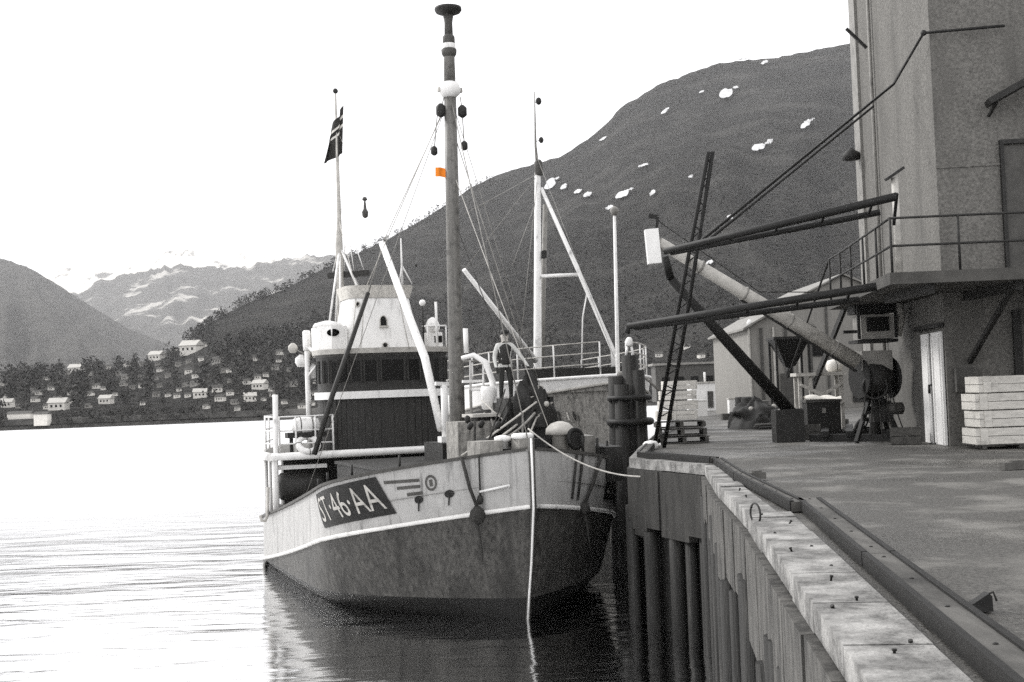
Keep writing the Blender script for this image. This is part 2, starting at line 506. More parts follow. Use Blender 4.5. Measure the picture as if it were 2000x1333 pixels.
def clear(px, p, h):
    ty = proj(p + Vector((0, 0, h)))[1]; by = proj(p)[1]
    for hx, hy, hw in HS + HG + [(40, 820, 46), (82, 824, 26)]:
        if abs(px - hx) < hw * .55 + 3 and ty < hy + hw * .12 and by > hy - hw * .1:
            return False
    return True
for k in range(2600):
    px = rnd.uniform(-150, 760)
    tt = rnd.uniform(.1, 1.0) ** .9
    if px > 420: tt = rnd.uniform(.03, .5)
    p = near_pt(px, tt)
    h = rnd.uniform(4, 9)
    if clear(px, p, h): leaf_tree(g, p, h, h * .36, rnd, 26)
for k in range(1500):
    px = rnd.uniform(380, 1700)
    tt = 1.0 - abs(rnd.gauss(0, .025)) if px < 980 and k % 2 else rnd.uniform(.05, .45)
    p = near_pt(px, tt)
    h = rnd.uniform(5, 9)
    if clear(px, p, h): leaf_tree(g, p - Vector((0, 0, 1)), h, h * .4, rnd, 16)
for k in range(900):
    px = rnd.uniform(-150, 560)
    p = near_pt(px, rnd.uniform(0, .12) ** 1.3)
    h = rnd.uniform(1.2, 3)
    if clear(px, p, h): leaf_tree(g, p - Vector((0, 0, .3)), h, h * .6, rnd, 10)
wood = g.build('woodland', 'lead')
tag(wood, 'dark birch woods covering the far shore and slope', 'woods', kind='stuff')

# houses on the far shore
def house(px, py, wpx, kind, label, ratio=.62):
    tt = near_find(px, py + wpx * .25, 0.0, .98)
    p = near_pt(px, tt)
    p.z += .2
    W = wpx * p.y / FPX
    Dp, Hh = W * .75, W * ratio * .62
    th = thing('house', label, 'house', p, rnd.uniform(-.35, .35), 'houses among the trees on the far shore')
    MB().box((0, 0, Hh / 2 - .8), (W, Dp, Hh + 1.6)).build('wall', 'housew' if kind != 'g' else 'houseg', th)
    rf = MB(); rh = W * .3; ov = .06 * W
    x, y = W / 2 + ov, Dp / 2 + ov
    rf.add([(-x, -y, Hh), (x, -y, Hh), (x, y, Hh), (-x, y, Hh), (-x, 0, Hh + rh), (x, 0, Hh + rh)],
           [(0, 1, 5, 4), (2, 3, 4, 5), (0, 4, 3), (1, 2, 5), (0, 3, 2, 1)])
    r_ = rf.build('roof', 'roofd' if kind != 'w' else 'lightgrey', th)
    MB().box((W * .15, 0, Hh + rh), (W * .07, W * .07, W * .16)).build('chimney', 'grey', r_)
    for i in range(3 if wpx > 16 else 2):
        xx = (i - (1 if wpx > 16 else .5)) * W * .28
        wn_ = MB().box((xx, -Dp / 2 - .05, Hh * .52), (W * .11, .12, Hh * .36)).build('window', 'glass', th)
lw = 'small white gabled house among the dark trees on the far shore'
lg = 'small grey gabled house among the dark trees on the far shore'
def hlab(col, px, py, wpx):
    size = 'large' if wpx > 30 else 'mid sized' if wpx > 19 else 'small'
    if px > 1000: return '%s %s house at the mountain foot beyond the quay' % (size, col)
    if py > 770: return '%s %s gabled house in a clearing just above the far bank' % (size, col)
    if py > 725: return '%s %s gabled house halfway up among the far shore trees' % (size, col)
    return '%s %s gabled house high along the top of the far woods' % (size, col)
for q in HS: house(*q, 'w' if q[2] > 22 else 'd', hlab('white', *q))
for q in HG: house(*q, 'g', hlab('grey', *q))
for px, py, wpx, lab in ((40, 822, 46, 'long low white boathouse at the waterline of the far shore'), (82, 827, 26, 'short low white boathouse beside the long one at the waterline')):
    p = near_pt(px, near_find(px, py + 6, 0, .2)); W = wpx * p.y / FPX
    th = thing('boathouse', lab, 'boathouse', p)
    th.location.z += .9
    MB().box((0, 0, .3), (W, 3, 3.0)).build('wall', 'housew', th)
    MB().add([(-W / 2 - .2, -1.8, 1.81), (W / 2 + .2, -1.8, 1.81), (W / 2 + .2, 1.8, 1.81), (-W / 2 - .2, 1.8, 1.81), (-W / 2 - .2, 0, 2.5), (W / 2 + .2, 0, 2.5)],
             [(0, 1, 5, 4), (2, 3, 4, 5), (0, 4, 3), (1, 2, 5), (0, 3, 2, 1)]).build('roof', 'roofd', th)

# ================================================================== QUAY
QZ = 3.6
def edge_x(d): return 1.07 + .115 * d
EDGE = [(edge_x(-6), -6), (edge_x(15), 15), (3.22, 19.9), (3.72, 24.3), (2.52, 27.4), (3.2, 32), (4.5, 40), (6.0, 47), (9.0, 70), (16, 130), (20, 160)]
INS = .22
body = EDGE
poly = [(x + INS, y) for x, y in body] + [(70, 160), (70, -6)]
q = MB().prism(poly, -3, QZ - .02)
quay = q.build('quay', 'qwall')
tag(quay, 'concrete quay with timber piled face and worn white coping', kind='structure')
pv = MB()
pin = [(x + .3, y) for x, y in EDGE]
def pave(u, v):
    y = lerp(-6, 160, v ** 2.2)
    xe = pw([e[1] for e in EDGE], [e[0] for e in EDGE], y) + .3
    x = lerp(xe, 70, u ** 1.6)
    z = QZ + .012 * noise.noise(Vector((x * .3, y * .3, 0)))
    return Vector((x, y, z - .006))
pv.grid(pave, 60, 120)
paving = pv.build('pavement', 'quay', quay)
# wetter paving: patchy gloss
t = M['quay'].node_tree
bs = t.nodes['Principled BSDF']
nn = t.nodes.new('ShaderNodeTexNoise'); nn.inputs['Scale'].default_value = .5; nn.inputs['Detail'].default_value = 5
mp = t.nodes.new('ShaderNodeMapping'); mp.inputs['Scale'].default_value = (.6, 1.1, 1)
tc = t.nodes.new('ShaderNodeTexCoord')
rr = t.nodes.new('ShaderNodeValToRGB')
rr.color_ramp.elements[0].position = .47; rr.color_ramp.elements[0].color = (.75, .75, .75, 1)
rr.color_ramp.elements[1].position = .6; rr.color_ramp.elements[1].color = (.35, .35, .35, 1)
t.links.new(tc.outputs['Object'], mp.inputs[0]); t.links.new(mp.outputs[0], nn.inputs['Vector'])
t.links.new(nn.outputs['Fac'], rr.inputs[0]); t.links.new(rr.outputs[0], bs.inputs['Roughness'])

# coping blocks, fascia panels, piles along the edge
pts = []
for i in range(len(EDGE) - 1):
    a, b_ = Vector(EDGE[i]), Vector(EDGE[i + 1])
    L = (b_ - a).length
    pts.append((a, b_, L))
rq = random.Random(3)
def edge_run(seg, d0, d1, step, cap_w, fas, piles=True, fm_='fascia'):
    a, b_, L = pts[seg]
    dr = (b_ - a) / L
    nrm = Vector((-dr.y, dr.x))            # towards the water
    ang = math.atan2(dr.y, dr.x)
    s_ = d0
    while s_ < d1 - .05:
        ln = min(step * rq.uniform(.85, 1.15), d1 - s_)
        if d1 - s_ - ln < .3: ln = d1 - s_
        m_ = a + dr * (s_ + ln / 2)
        hc = rq.uniform(.19, .22)
        k = MB().box((0, 0, 0), (ln - .015, cap_w, hc))
        if cap_w > 0.1:
            cc = m_ - nrm * (cap_w / 2 - .02)
            o = k.build('coping_block', 'cap', quay)
            o.location = (cc.x, cc.y, QZ + .03 - hc / 2 + rq.uniform(-.008, .008)); o.rotation_euler = (0, 0, ang)
        fh = fas * rq.uniform(.82, 1.15)
        fo = m_ + nrm * (.0 + rq.uniform(-.02, .02))
        f_ = MB()
        f_.add([(-ln / 2 + .012, -.1, -fh), (ln / 2 - .012, -.1, -fh * rq.uniform(.9, 1.1)), (ln / 2 - .012, -.1, 0), (-ln / 2 + .012, -.1, 0),
                (-ln / 2 + .012, .1, -fh), (ln / 2 - .012, .1, -fh), (ln / 2 - .012, .1, 0), (-ln / 2 + .012, .1, 0)],
               [(0, 1, 2, 3), (5, 4, 7, 6), (0, 4, 5, 1), (1, 5, 6, 2), (2, 6, 7, 3), (3, 7, 4, 0)])
        o = f_.build('fascia_panel', fm_, quay)
        o.location = (fo.x, fo.y, QZ - .19); o.rotation_euler = (0, 0, ang)
        s_ += ln
    if piles:
        s_ = d0 + .3
        while s_ < d1:
            m_ = a + dr * s_ + nrm * rq.uniform(-.1, .06)
            ro = rq.uniform(.12, .17)
            tp = QZ - .25 - fas * rq.uniform(.3, 1.0)
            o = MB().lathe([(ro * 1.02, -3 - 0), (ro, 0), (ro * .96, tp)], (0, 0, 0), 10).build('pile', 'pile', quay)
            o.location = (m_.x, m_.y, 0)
            s_ += rq.uniform(.55, 1.0)
edge_run(0, 4, pts[0][2], 1.35, .52, 1.1)
edge_run(1, 0, pts[1][2], 1.2, .36, 1.0)
edge_run(2, 0, pts[2][2], 1.1, .3, .85)
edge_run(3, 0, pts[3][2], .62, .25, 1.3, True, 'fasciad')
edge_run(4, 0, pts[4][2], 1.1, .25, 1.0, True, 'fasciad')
edge_run(5, 0, pts[5][2], 1.4, .25, 1.0)
edge_run(6, 0, pts[6][2], 1.4, .25, 1.0)

# timber kerb
def kerb(p0, p1, wd=.2, ht=.1):
    p0, p1 = Vector((*p0, QZ + ht / 2 + .012)), Vector((*p1, QZ + ht / 2 + .012))
    o = MB().beam((0, 0, 0), (0, (p1 - p0).length, 0), wd, ht).build('kerb_timber', 'kerb', quay)
    d = p1 - p0
    o.location = p0; o.rotation_euler = (0, 0, math.atan2(d.y, d.x) - PI / 2)
    ln = (p1 - p0).length
    for sx in (-1, 1):
        MB().box((sx * (wd / 2 - .008), ln / 2, .012), (.05, ln - .02, ht + .012)).build('edge_shadow', 'black', o)  # black strips along both kerb edges, drawn as shadow lines
    k = .4
    while k < ln:
        MB().lathe([(.016, 0), (.016, .006), (.008, .01)], (0, k, ht / 2), 8).build('spike_head', 'dark', o)
        k += 1.15
    return o
kx = lambda d: 1.74 + .123 * d
for d0, d1 in ((1.0, 5.2), (5.22, 10.4), (10.42, 15.45)):
    kerb((kx(d0), d0), (kx(d1), d1), .25, .12)
kerb((3.42, 15.1), (3.66, 20.3), .16, .12)
kerb((3.66, 20.33), (4.0, 24.5), .16, .12)
kerb((3.94, 24.55), (2.82, 27.55), .2, .13)
kerb((2.82, 27.6), (3.5, 32), .2, .13)
kerb((3.5, 32.04), (4.78, 40), .2, .13)
# anchor bolts left standing in the coping
for d, off in ((6.9, .2), (7.3, .38), (8.3, .15), (8.6, .3), (9.9, .22), (10.5, .36), (11.2, .14), (12.0, .3), (12.7, .18), (13.6, .34), (14.4, .2), (15.8, .15), (16.9, .2), (18.2, .15)):
    x = pw([e[1] for e in EDGE], [e[0] for e in EDGE], d) + off
    o = MB().lathe([(.009, -.05), (.009, .035), (.015, .036), (.015, .05)], (0, 0, 0), 8).build('anchor_bolt', 'dark', quay)
    d += rq.uniform(-.35, .35); x += rq.uniform(-.1, .08)
    o.location = (x, d, QZ + .03 - rq.uniform(0, .03)); o.rotation_euler = (rq.uniform(-.6, .6), rq.uniform(-.6, .6), 0)
g = MB().torus((0, 0, 0), .12, .012, (1, .3, 0), 16, 6)
o = g.build('mooring_ring', 'dark', quay); o.location = (edge_x(14.2) + .02, 14.2, QZ + .1)

# ================================================================== WAREHOUSE WITH PLATFORM
BA, BB, BC, BD = Vector((9.9, 28.1)), Vector((24, 27.0)), Vector((25, 36)), Vector((10.8, 37.2))
wh = thing('warehouse', 'tall grey rendered warehouse with railed loading platform at first floor', 'warehouse', (BA.x, BA.y, QZ))
def loc_b(p): return (p[0] - BA.x, p[1] - BA.y)
MB().prism([loc_b(p) for p in (BA, BB, BC, BD)], -.05, 17).build('wall', 'wall', wh)
# far corner pilaster and eaves
MB().prism([loc_b(p) for p in ((10.66, 36.6), (10.95, 36.6), (11.1, 37.6), (10.78, 37.6))], 0, 17.05).build('pilaster', 'grey', wh)
MB().prism([loc_b(p) for p in ((9.3, 27.4), (24.5, 26.3), (25.6, 36.6), (10.3, 37.9))], 17.0, 17.5).build('roof', 'roofd', wh)
# platform slab
plf = [(7.72, 24.9), (18, 24.2), (18, 27.42), (9.85, 28.04), (10.3, 33.0), (8.6, 33.2)]
slab = MB().prism([loc_b(p) for p in plf], 3.5, 3.74).build('platform', 'slab', wh)
def wp(x, y, z): return Vector((x - BA.x, y - BA.y, z - QZ))
ptop = QZ + 3.74
frn = [(7.8, 24.98), (9.15, 24.88), (10.5, 24.8), (11.9, 24.7), (13.4, 24.6), (15, 24.5)]
lef = [(7.8, 24.98), (7.98, 26.6), (8.15, 28.2), (8.33, 29.9), (8.5, 31.5), (8.62, 33.0)]
for x, y in frn + lef[1:]:
    MB().tube([wp(x, y, ptop), wp(x, y, ptop + 1.12)], .028, 8).build('post', 'dark', slab)
for h in (.55, 1.12):
    for ln in (frn, lef):
        MB().tube([wp(x, y, ptop + h) for x, y in ln], .026, 8).build('handrail', 'dark', slab)
for x in (8.6, 10.4, 12.4, 14.4):
    MB().beam(wp(x, 25.05, QZ + 3.4), wp(x, 28.0, QZ + 3.4), .14, .2).build('joist', 'dark', slab)
for x in (9.9 + .5, 12.4, 14.4):
    MB().beam(wp(x, 25.4, QZ + 3.38), wp(x, 28.0, QZ + 1.9), .1, .1).build('bracket', 'dark', slab)
# steps rail running down behind the platform
MB().tube([wp(8.62, 33.0, ptop + 1.12), wp(8.7, 39, ptop - 2.0)], .03, 8).build('stair_rail', 'dark', slab)
MB().beam(wp(9.0, 33.0, ptop - .15), wp(9.1, 39, ptop - 3.2), .08, .2).build('stair_string', 'dark', slab)
# white double door on the water side
dl = Vector((BD.x - BA.x, BD.y - BA.y)).normalized()
nl = Vector((-dl.y, dl.x))
def lw_(s_, out, z): return Vector((dl.x * s_ + nl.x * out, dl.y * s_ + nl.y * out, z))
door = MB().beam(lw_(.12, .05, 1.32), lw_(1.02, .05, 1.32), .06, 2.62).build('door', 'white', wh)
MB().beam(lw_(.2, .09, 1.3), lw_(.3, .09, 1.3), .04, 2.5).build('batten', 'white', door)
MB().beam(lw_(.85, .09, 1.3), lw_(.95, .09, 1.3), .04, 2.5).build('batten', 'white', door)
door2 = MB().beam(lw_(1.3, .05, 1.32), lw_(2.05, .05, 1.32), .06, 2.62).build('door', 'white', wh)
MB().beam(lw_(1.35, .09, 1.3), lw_(1.45, .09, 1.3), .04, 2.5).build('batten', 'white', door2)
MB().tube([lw_(1.16, .06, 1.4), lw_(1.16, .14, 1.4), lw_(1.16, .14, 1.2)], .03, 6).build('latch', 'dark', door2)
MB().beam(lw_(-.05, .1, 2.78), lw_(2.5, .1, 2.78), .12, .1).build('door_track', 'dark', wh)
MB().beam(lw_(1.03, .03, 1.32), lw_(1.29, .03, 1.32), .04, 2.6).build('door_gap', 'darkgrey', wh)
# front wall openings
df = Vector((BB.x - BA.x, BB.y - BA.y)).normalized(); nf = Vector((df.y, -df.x))
def fw(s_, out, z): return Vector((df.x * s_ + nf.x * out, df.y * s_ + nf.y * out, z))
o = MB().beam(fw(1.5, .03, 5.3), fw(2.6, .03, 5.3), .06, 3.0).build('platform_door', 'darkgrey', wh)
MB().beam(fw(1.42, .05, 5.3), fw(1.5, .05, 5.3), .12, 3.1).build('frame', 'dark', o)
MB().beam(fw(2.6, .05, 5.3), fw(2.68, .05, 5.3), .12, 3.1).build('frame', 'dark', o)
MB().beam(fw(1.42, .05, 6.9), fw(2.68, .05, 6.9), .12, .1).build('frame', 'dark', o)
o = MB().beam(fw(1.5, .05, 1.55), fw(1.68, .05, 1.55), .1, 3.0).build('downpipe', 'dark', wh)
o = MB().beam(fw(1.12, .35, 7.75), fw(2.6, .5, 8.5), .5, .14).build('canopy', 'dark', wh)
MB().beam(fw(1.2, .1, 7.5), fw(1.3, .4, 7.75), .06, .06).build('bracket', 'dark', o)
for s_, z in ((4.2, 5.4), (6.6, 5.4)):
    o = MB().beam(fw(s_, .02, z), fw(s_ + 1.0, .02, z), .05, 1.3).build('window', 'glass', wh)
    MB().beam(fw(s_ - .06, .06, z - .7), fw(s_ + 1.06, .06, z - .7), .14, .08).build('sill', 'lightgrey', o)
# vent pipe with tilted lid, wall lamp, bracket on the water side
pp = at(1757, 540, 26.2); pt_ = at(1751, 348, 26.2)
v0 = wp(pp.x, pp.y, ptop); v1 = wp(pp.x, pp.y, pt_.z)
o = MB().tube([v0, v1], .075, 10).build('vent_pipe', 'lightgrey', wh)
MB().beam(v1 + Vector((-.17, 0, -.02)), v1 + Vector((.17, 0, .2)), .3, .06).build('lid', 'dark', o)
l0 = lw_(8.8, .02, 9.2)
l0.z = at(1668, 312, 37.8).z - QZ
o = MB().lathe([(.05, 0), (.26, .03), (.28, .2), (.12, .32), (.04, .4)], l0 + Vector((nl.x * .3, nl.y * .3, -.2)), 12).build('wall_lamp', 'dark', wh)
MB().tube([l0 + Vector((nl.x * .3, nl.y * .3, .15)), l0], .03, 6).build('bracket', 'dark', o)
p0 = at(1700, 95, 35.5); s0_ = 7.0
a0 = lw_(7.0, .06, p0.z - QZ)
MB().beam(a0 + Vector((nl.x * .0, nl.y * .0, -.1)), a0 + Vector((nl.x * .55, nl.y * .5, .5)), .08, .08).build('wall_hook', 'dark', wh)

for z in (3.2, 6.4):
    MB().beam(fw(-.02, .005, z + .003), fw(13.9, .005, z + .003), .04, .05).build('pour_joint', 'wall', wh)
MB().tube([lw_(6.4, .09, .1), lw_(6.4, .09, 16.8)], .05, 8).build('downpipe', 'grey', wh)
MB().box(fw(.35, .1, 1.5), (.4, .18, .55)).build('switch_box', 'darkgrey', wh)
# loading arms: pairs of dark steel bars hinged at the platform
def arm(name, label, a, b_, gap, r_, grp, stay=None):
    a, b_ = Vector(a), Vector(b_)
    th = thing(name, label, 'loading arm', a, 0, grp)
    d = b_ - a
    MB().tube([(0, 0, 0), d], [r_ * 1.05, r_ * .85], 8).build('bar', 'black', th)
    off = Vector((0, .35, -gap))
    MB().tube([off * 1 + d * .05, d * .97 + off * .25], [r_ * .8, r_ * .7], 8).build('bar', 'black', th)
    for k in (.1, .3, .5, .7, .9):
        MB().beam(d * k, d * k + off * lerp(1, .25, k), .05, .05).build('spacer', 'black', th)
    return th
GA = 'dark steel loading arms hinged at the warehouse platform'
ua, ub = at(1752, 384, 25.4), at(1297, 492, 27.0)
armu = arm('loading_arm', 'upper dark steel loading arm reaching out over the quay from the platform rail', ua, ub, .22, .085, GA)
MB().beam((.0, 0, .06), (.06, .5, ptop - ua.z + 1.1), .06, .06).build('hinge_post', 'black', armu)
la, lb = at(1712, 560, 25.3), at(1226, 638, 27.0)
arml = arm('loading_arm', 'lower dark steel loading arm reaching out from the platform floor', la, lb, .2, .085, GA)
MB().tube([lb - la, lb - la + Vector((-.02, 0, -.16))], .06, 8).build('hook', 'black', arml)
# topping lift cable
th = thing('topping_cable', 'pair of dark cables running from the upper arm up the warehouse wall', 'cable', at(1368, 472, 26.8))
o0 = at(1368, 472, 26.8)
c1, c2, c3 = at(1745, 165, 30.2), at(1822, 64, 29.0), at(2010, 50, 27.2)
c2 = Vector((9.7, 27.9, at(1826, 64, 27.9).z)); c3 = Vector((11.5, 27.75, at(2010, 49, 27.75).z))
MB().tube([Vector((0, 0, 0)), c1 - o0, c2 - o0, c3 - o0], .035, 6).build('cable', 'black', th)
c1b = at(1706, 208, 30.2)
MB().tube([Vector((.12, 0, -.02)), c1b - o0], .03, 6).build('cable', 'black', th)
MB().ball(c2 - o0, .07, 8).build('eye', 'black', th)

# ================================================================== QUAY CRANE (white tubular jib)
cb = Vector((9.05, 31.6, QZ))
cr = thing('quay_crane', 'quay crane with white tubular jib, dark winch and tripod legs beside the warehouse', 'crane', cb)
def cl(px, py, Y): return at(px, py, Y) - cb
leg_top = cl(1708, 752, 31.6)
for px, py, Y in ((1672, 846, 31.0), (1702, 862, 31.9), (1757, 802, 31.2), (1738, 858, 32.3)):
    f_ = cl(px, py, Y); f_.z = .02
    MB().beam(f_, leg_top + Vector((0, 0, .1)), .1, .1).build('leg', 'black', cr)
MB().tube([Vector((leg_top.x, leg_top.y, 0)), leg_top], .1, 10).build('post', 'dark', cr)
MB().lathe([(.3, -.42), (.46, -.3), (.5, 0), (.44, .3), (.25, .44)], leg_top + Vector((.02, 0, .18)), 14, axis=(1, .25, 0)).build('winch_drum', 'dark', cr)
MB().box(leg_top + Vector((.0, 0, .62)), (.78, .7, .5)).build('machine_housing', 'grey', cr)
cabb = cl(1706, 655, 31.5)
cab = MB().box(cabb + Vector((0, 0, .2)), (.82, .8, .62)).build('cab', 'grey', cr)
MB().box(cabb + Vector((0, -.41, .26)), (.56, .04, .36)).build('window', 'glass', cab)
MB().box(cabb + Vector((-.02, 0, -.16)), (1.02, .9, .08)).build('floor_plate', 'black', cr)
MB().box(cabb + Vector((-.02, 0, 1.04)), (1.3, 1.0, .1)).build('canopy', 'lightgrey', cr)
MB().box(cabb + Vector((0, .1, .76)), (1.05, .7, .42)).build('hood', 'black', cr)
for x in (-.48, .46):
    MB().beam(cabb + Vector((x, -.4, -.1)), cabb + Vector((x, -.4, 1.0)), .07, .07).build('post', 'black', cab)
MB().beam(cabb + Vector((-.45, -.1, .1)), cabb + Vector((-.8, -.12, .1)), .08, .08).build('lever', 'black', cr)
MB().tube([cabb + Vector((.5, -.2, .95)), cabb + Vector((.62, -.2, .85)), cabb + Vector((.66, -.2, .4)), cabb + Vector((.56, -.2, -.05))], [.1, .11, .11, .09], 10).build('exhaust_pipe', 'lightgrey', cr)
j0, j1 = cl(1672, 706, 31.3), cl(1288, 474, 29.8)
jib = MB().tube([j0, j0.lerp(j1, .5), j1], [.2, .17, .13], 14).build('jib', 'lightgrey', cr)
MB().beam(j0 + Vector((0, 0, -.26)), j0.lerp(j1, .6) + Vector((0, 0, -.2)), .05, .06).build('stiffener', 'dark', jib)
hd = cl(1277, 482, 29.8)
MB().beam(hd + Vector((-.0, 0, -.42)), hd + Vector((-.05, 0, .42)), .3, .32, (1, 0, 0)).build('jib_head', 'white', cr)
MB().beam(j1 + Vector((-.1, 0, .1)), j1 + Vector((-.02, 0, .62)), .07, .1).build('sheave_bracket', 'black', cr)
MB().beam(j1 + Vector((-.02, 0, .62)), j1 + Vector((-.24, 0, .66)), .07, .1).build('sheave_bracket', 'black', cr)
MB().tube(sag(leg_top + Vector((.3, 0, 0)), Vector((cl(1742, 866, 31.4).x, cl(1742, 866, 31.4).y, .02)), .1), .02, 6).build('hose', 'rope', cr)

for px0, px1, py in ((1585, 1762, 862), (1600, 1750, 850)):
    a, b_ = gz(px0, py), gz(px1, py)
    MB().beam(a - cb + Vector((0, 0, .09)), b_ - cb + Vector((0, 0, .09)), .22, .18).build('skid_beam', 'black', cr)
for px in (1612, 1660, 1740):
    a, b_ = gz(px, 863), gz(px, 846)
    MB().beam(a - cb + Vector((0, 0, .2)), b_ - cb + Vector((0, 0, .2)), .2, .14).build('cross_sleeper', 'black', cr)
lt = leg_top
for q in (.35, .65):
    MB().beam(cl(1672, 846, 31.0).lerp(lt, q), cl(1757, 802, 31.2).lerp(lt, q), .05, .06).build('brace', 'black', cr)
    MB().beam(cl(1672, 846, 31.0).lerp(lt, q), cl(1702, 862, 31.9).lerp(lt, 1 - q), .05, .05).build('brace', 'black', cr)
for sgn in (-1, 1):
    MB().lathe([(.52, -.03), (.54, 0), (.52, .03)], lt + Vector((.02 + sgn * .42, sgn * .1, .18)), 20, axis=(1, .25, 0)).build('drum_flange', 'black', cr)
MB().torus(lt + Vector((-.12, -.45, -.05)), .3, .03, (.3, 1, 0), 20, 6).build('hand_wheel', 'dark', cr)
MB().box(lt + Vector((.1, -.1, -.75)), (.5, .45, .4)).build('motor', 'dark', cr)
MB().lathe([(.1, -.2), (.16, -.18), (.16, .2), (.08, .24)], lt + Vector((.42, -.2, -.62)), 10, axis=(1, 0, 0)).build('gearbox', 'darkgrey', cr)
for k in range(5):
    a = lt + Vector((-.3 + .14 * k, -.35, .1)); b_ = Vector((lt.x - .6 + .3 * k, lt.y - .5, .1))
    MB().tube(sag(a, b_, .15, 6), .018, 5).build('cable', 'tarrope', cr)
for q in (.12, .35, .58, .8):
    MB().torus(j0.lerp(j1, q), lerp(.2, .15, q), .025, j1 - j0, 16, 6).build('flange', 'grey', jib)
MB().tube([j1 + Vector((-.1, 0, .6)), j0.lerp(j1, .5) + Vector((0, 0, .28)), cabb + Vector((-.2, -.1, 1.1))], .014, 5).build('hoist_wire', 'dark', cr)
# dark boom leaning from a box up to the crane head
bb0, bb1, bb2 = at(1545, 806, 33), at(1310, 545, 31.2), at(1298, 500, 31.0)
th = thing('dark_boom', 'heavy black boom leaning from the quay clutter up towards the crane head', 'boom', bb0)
MB().tube([Vector(), (bb1 - bb0) * .5, bb1 - bb0], [.17, .15, .11], 8).build('spar', 'black', th)
MB().tube([bb1 - bb0, bb2 - bb0], [.11, .1], 8).build('tip', 'black', th)
MB().beam((.0, .0, -(bb0.z - QZ) / 2 - .0), (0, 0, .1), .5, .5).build('foot_block', 'black', th)
MB().box((-.1, 0, -(bb0.z - QZ) + .43), (.75, .6, .86)).build('foot_box', 'dark', th)

# leaning ladder mast at the quay corner
f0 = gz(1247, 877); f0 = Vector((3.75, 32.3, QZ)); tp = at(1388, 296, 28.5)
th = thing('ladder_mast', 'tall dark lattice spar leaning inland from the quay corner', 'spar', f0)
d = tp - f0
for s_ in (-1, 1):
    MB().tube([Vector((s_ * .13, 0, 0)), d * .5 + Vector((s_ * .12, 0, 0)), d + Vector((s_ * .05, 0, 0))], [.055, .05, .05], 8).build('rail', 'black', th)
for k in range(1, 26):
    q = k / 26
    wv = lerp(.13, .06, q)
    MB().beam(d * q + Vector((-wv, 0, 0)), d * q + Vector((wv, 0, 0 + (.12 if k % 2 else -.12))), .03, .03).build('rung', 'black', th)

# ================================================================== SHIPS
class Hull:
    """levels: (half beam, stem s0, entrance length, fullness, z0, z1, z2) from keel up to rail; local x = aft, y = starboard, z up"""
    def __init__(s, levels, L, flat, tap):
        s.lv, s.L, s.flat, s.tap = levels, L, flat, tap
    def cur(s, i, ss):
        B, s0, Le, k, z0, z1, z2 = s.lv[i]
        u = min(1, max(0, (ss - s0) / Le))
        b_ = B * math.sin(PI / 2 * u) ** k if u > 0 else 0.0
        if ss > s.tap:
            b_ *= 1 - .82 * ((ss - s.tap) / (s.L - s.tap)) ** 1.5
        q = min(ss, s.flat)
        return b_, z0 + z1 * q + z2 * q * q
    def gp(s, i, g_):
        s0 = s.lv[i][1]
        ss = s0 + (s.L - s0) * g_
        b_, z = s.cur(i, ss)
        return Vector((ss, b_, z))
    def strip(s, i0, i1, side, nv, out=0.0, n=90):
        def fn(u, v):
            g_ = u ** 2.0
            p = s.gp(i0, g_).lerp(s.gp(i1, g_), v)
            p.y = (p.y + out) * side
            return p
        return fn, n, nv
    def up(s, ss, v, side=1, out=0.0, i0=-2, i1=-1):
        n_ = len(s.lv)
        def P(a, c):
            b0, z0 = s.cur(n_ + i0, a); b1, z1 = s.cur(n_ + i1, a)
            return Vector((a, lerp(b0, b1, c), lerp(z0, z1, c)))
        p = P(ss, v)
        ts = P(ss + .05, v) - P(ss - .05, v); tv = P(ss, v + .05) - P(ss, v - .05)
        nr = ts.cross(tv).normalized()
        if nr.y < 0: nr = -nr
        p = p + nr * out
        p.y *= side
        return p

TH1 = R(20.725)
bow1 = gz(1030, 1210, 0)
ship = thing('fishing_vessel', 'wooden fishing vessel with white wheelhouse tower and tall foremast, bow towards the quay corner', 'ship', bow1, PI / 2 + TH1)
inv1 = (Matrix.Translation(bow1) @ Matrix.Rotation(PI / 2 + TH1, 4, 'Z')).inverted()
def L1(px, py, Y): return inv1 @ at(px, py, Y)
def L1w(p): return inv1 @ Vector(p)
H1 = Hull([(2.6, .6, 7.5, 1.2, -1.3, 0, 0), (3.85, 0.0, 5.5, .86, 0, 0, 0), (3.88, -.12, 5.3, .85, .5, -.02, 0), (3.92, -.36, 5.0, .84, 1.3, -.11, .0016),
           (3.935, -.62, 4.834, .832, 2.486, -.212, .003), (3.92, -.62, 4.241, .855, 3.767, -.21, .003)], 22, 14, 12.2)
def hull_parts(Hh, sh, spec, rev=True):
    for nm, i0, i1, m_, nv in spec:
        g_ = MB()
        for sd_ in (1, -1):
            fn, n_, _ = Hh.strip(i0, i1, sd_, nv)
            g_.grid(fn, n_, nv)
        g_.build(nm, m_, sh)
hull_parts(H1, ship, [('hull_bottom', 0, 2, 'weed', 5), ('hull_side', 2, 4, 'boot', 6), ('bulwark', 4, 5, 'hull', 4)])
# transom
g = MB()
tr = [H1.gp(i, 1.0) for i in range(6)]
g.add([p for p in tr] + [Vector((p.x, -p.y, p.z)) for p in tr], [(i, i + 1, 6 + i + 1, 6 + i) for i in range(5)])
g.build('transom', 'boot', ship)
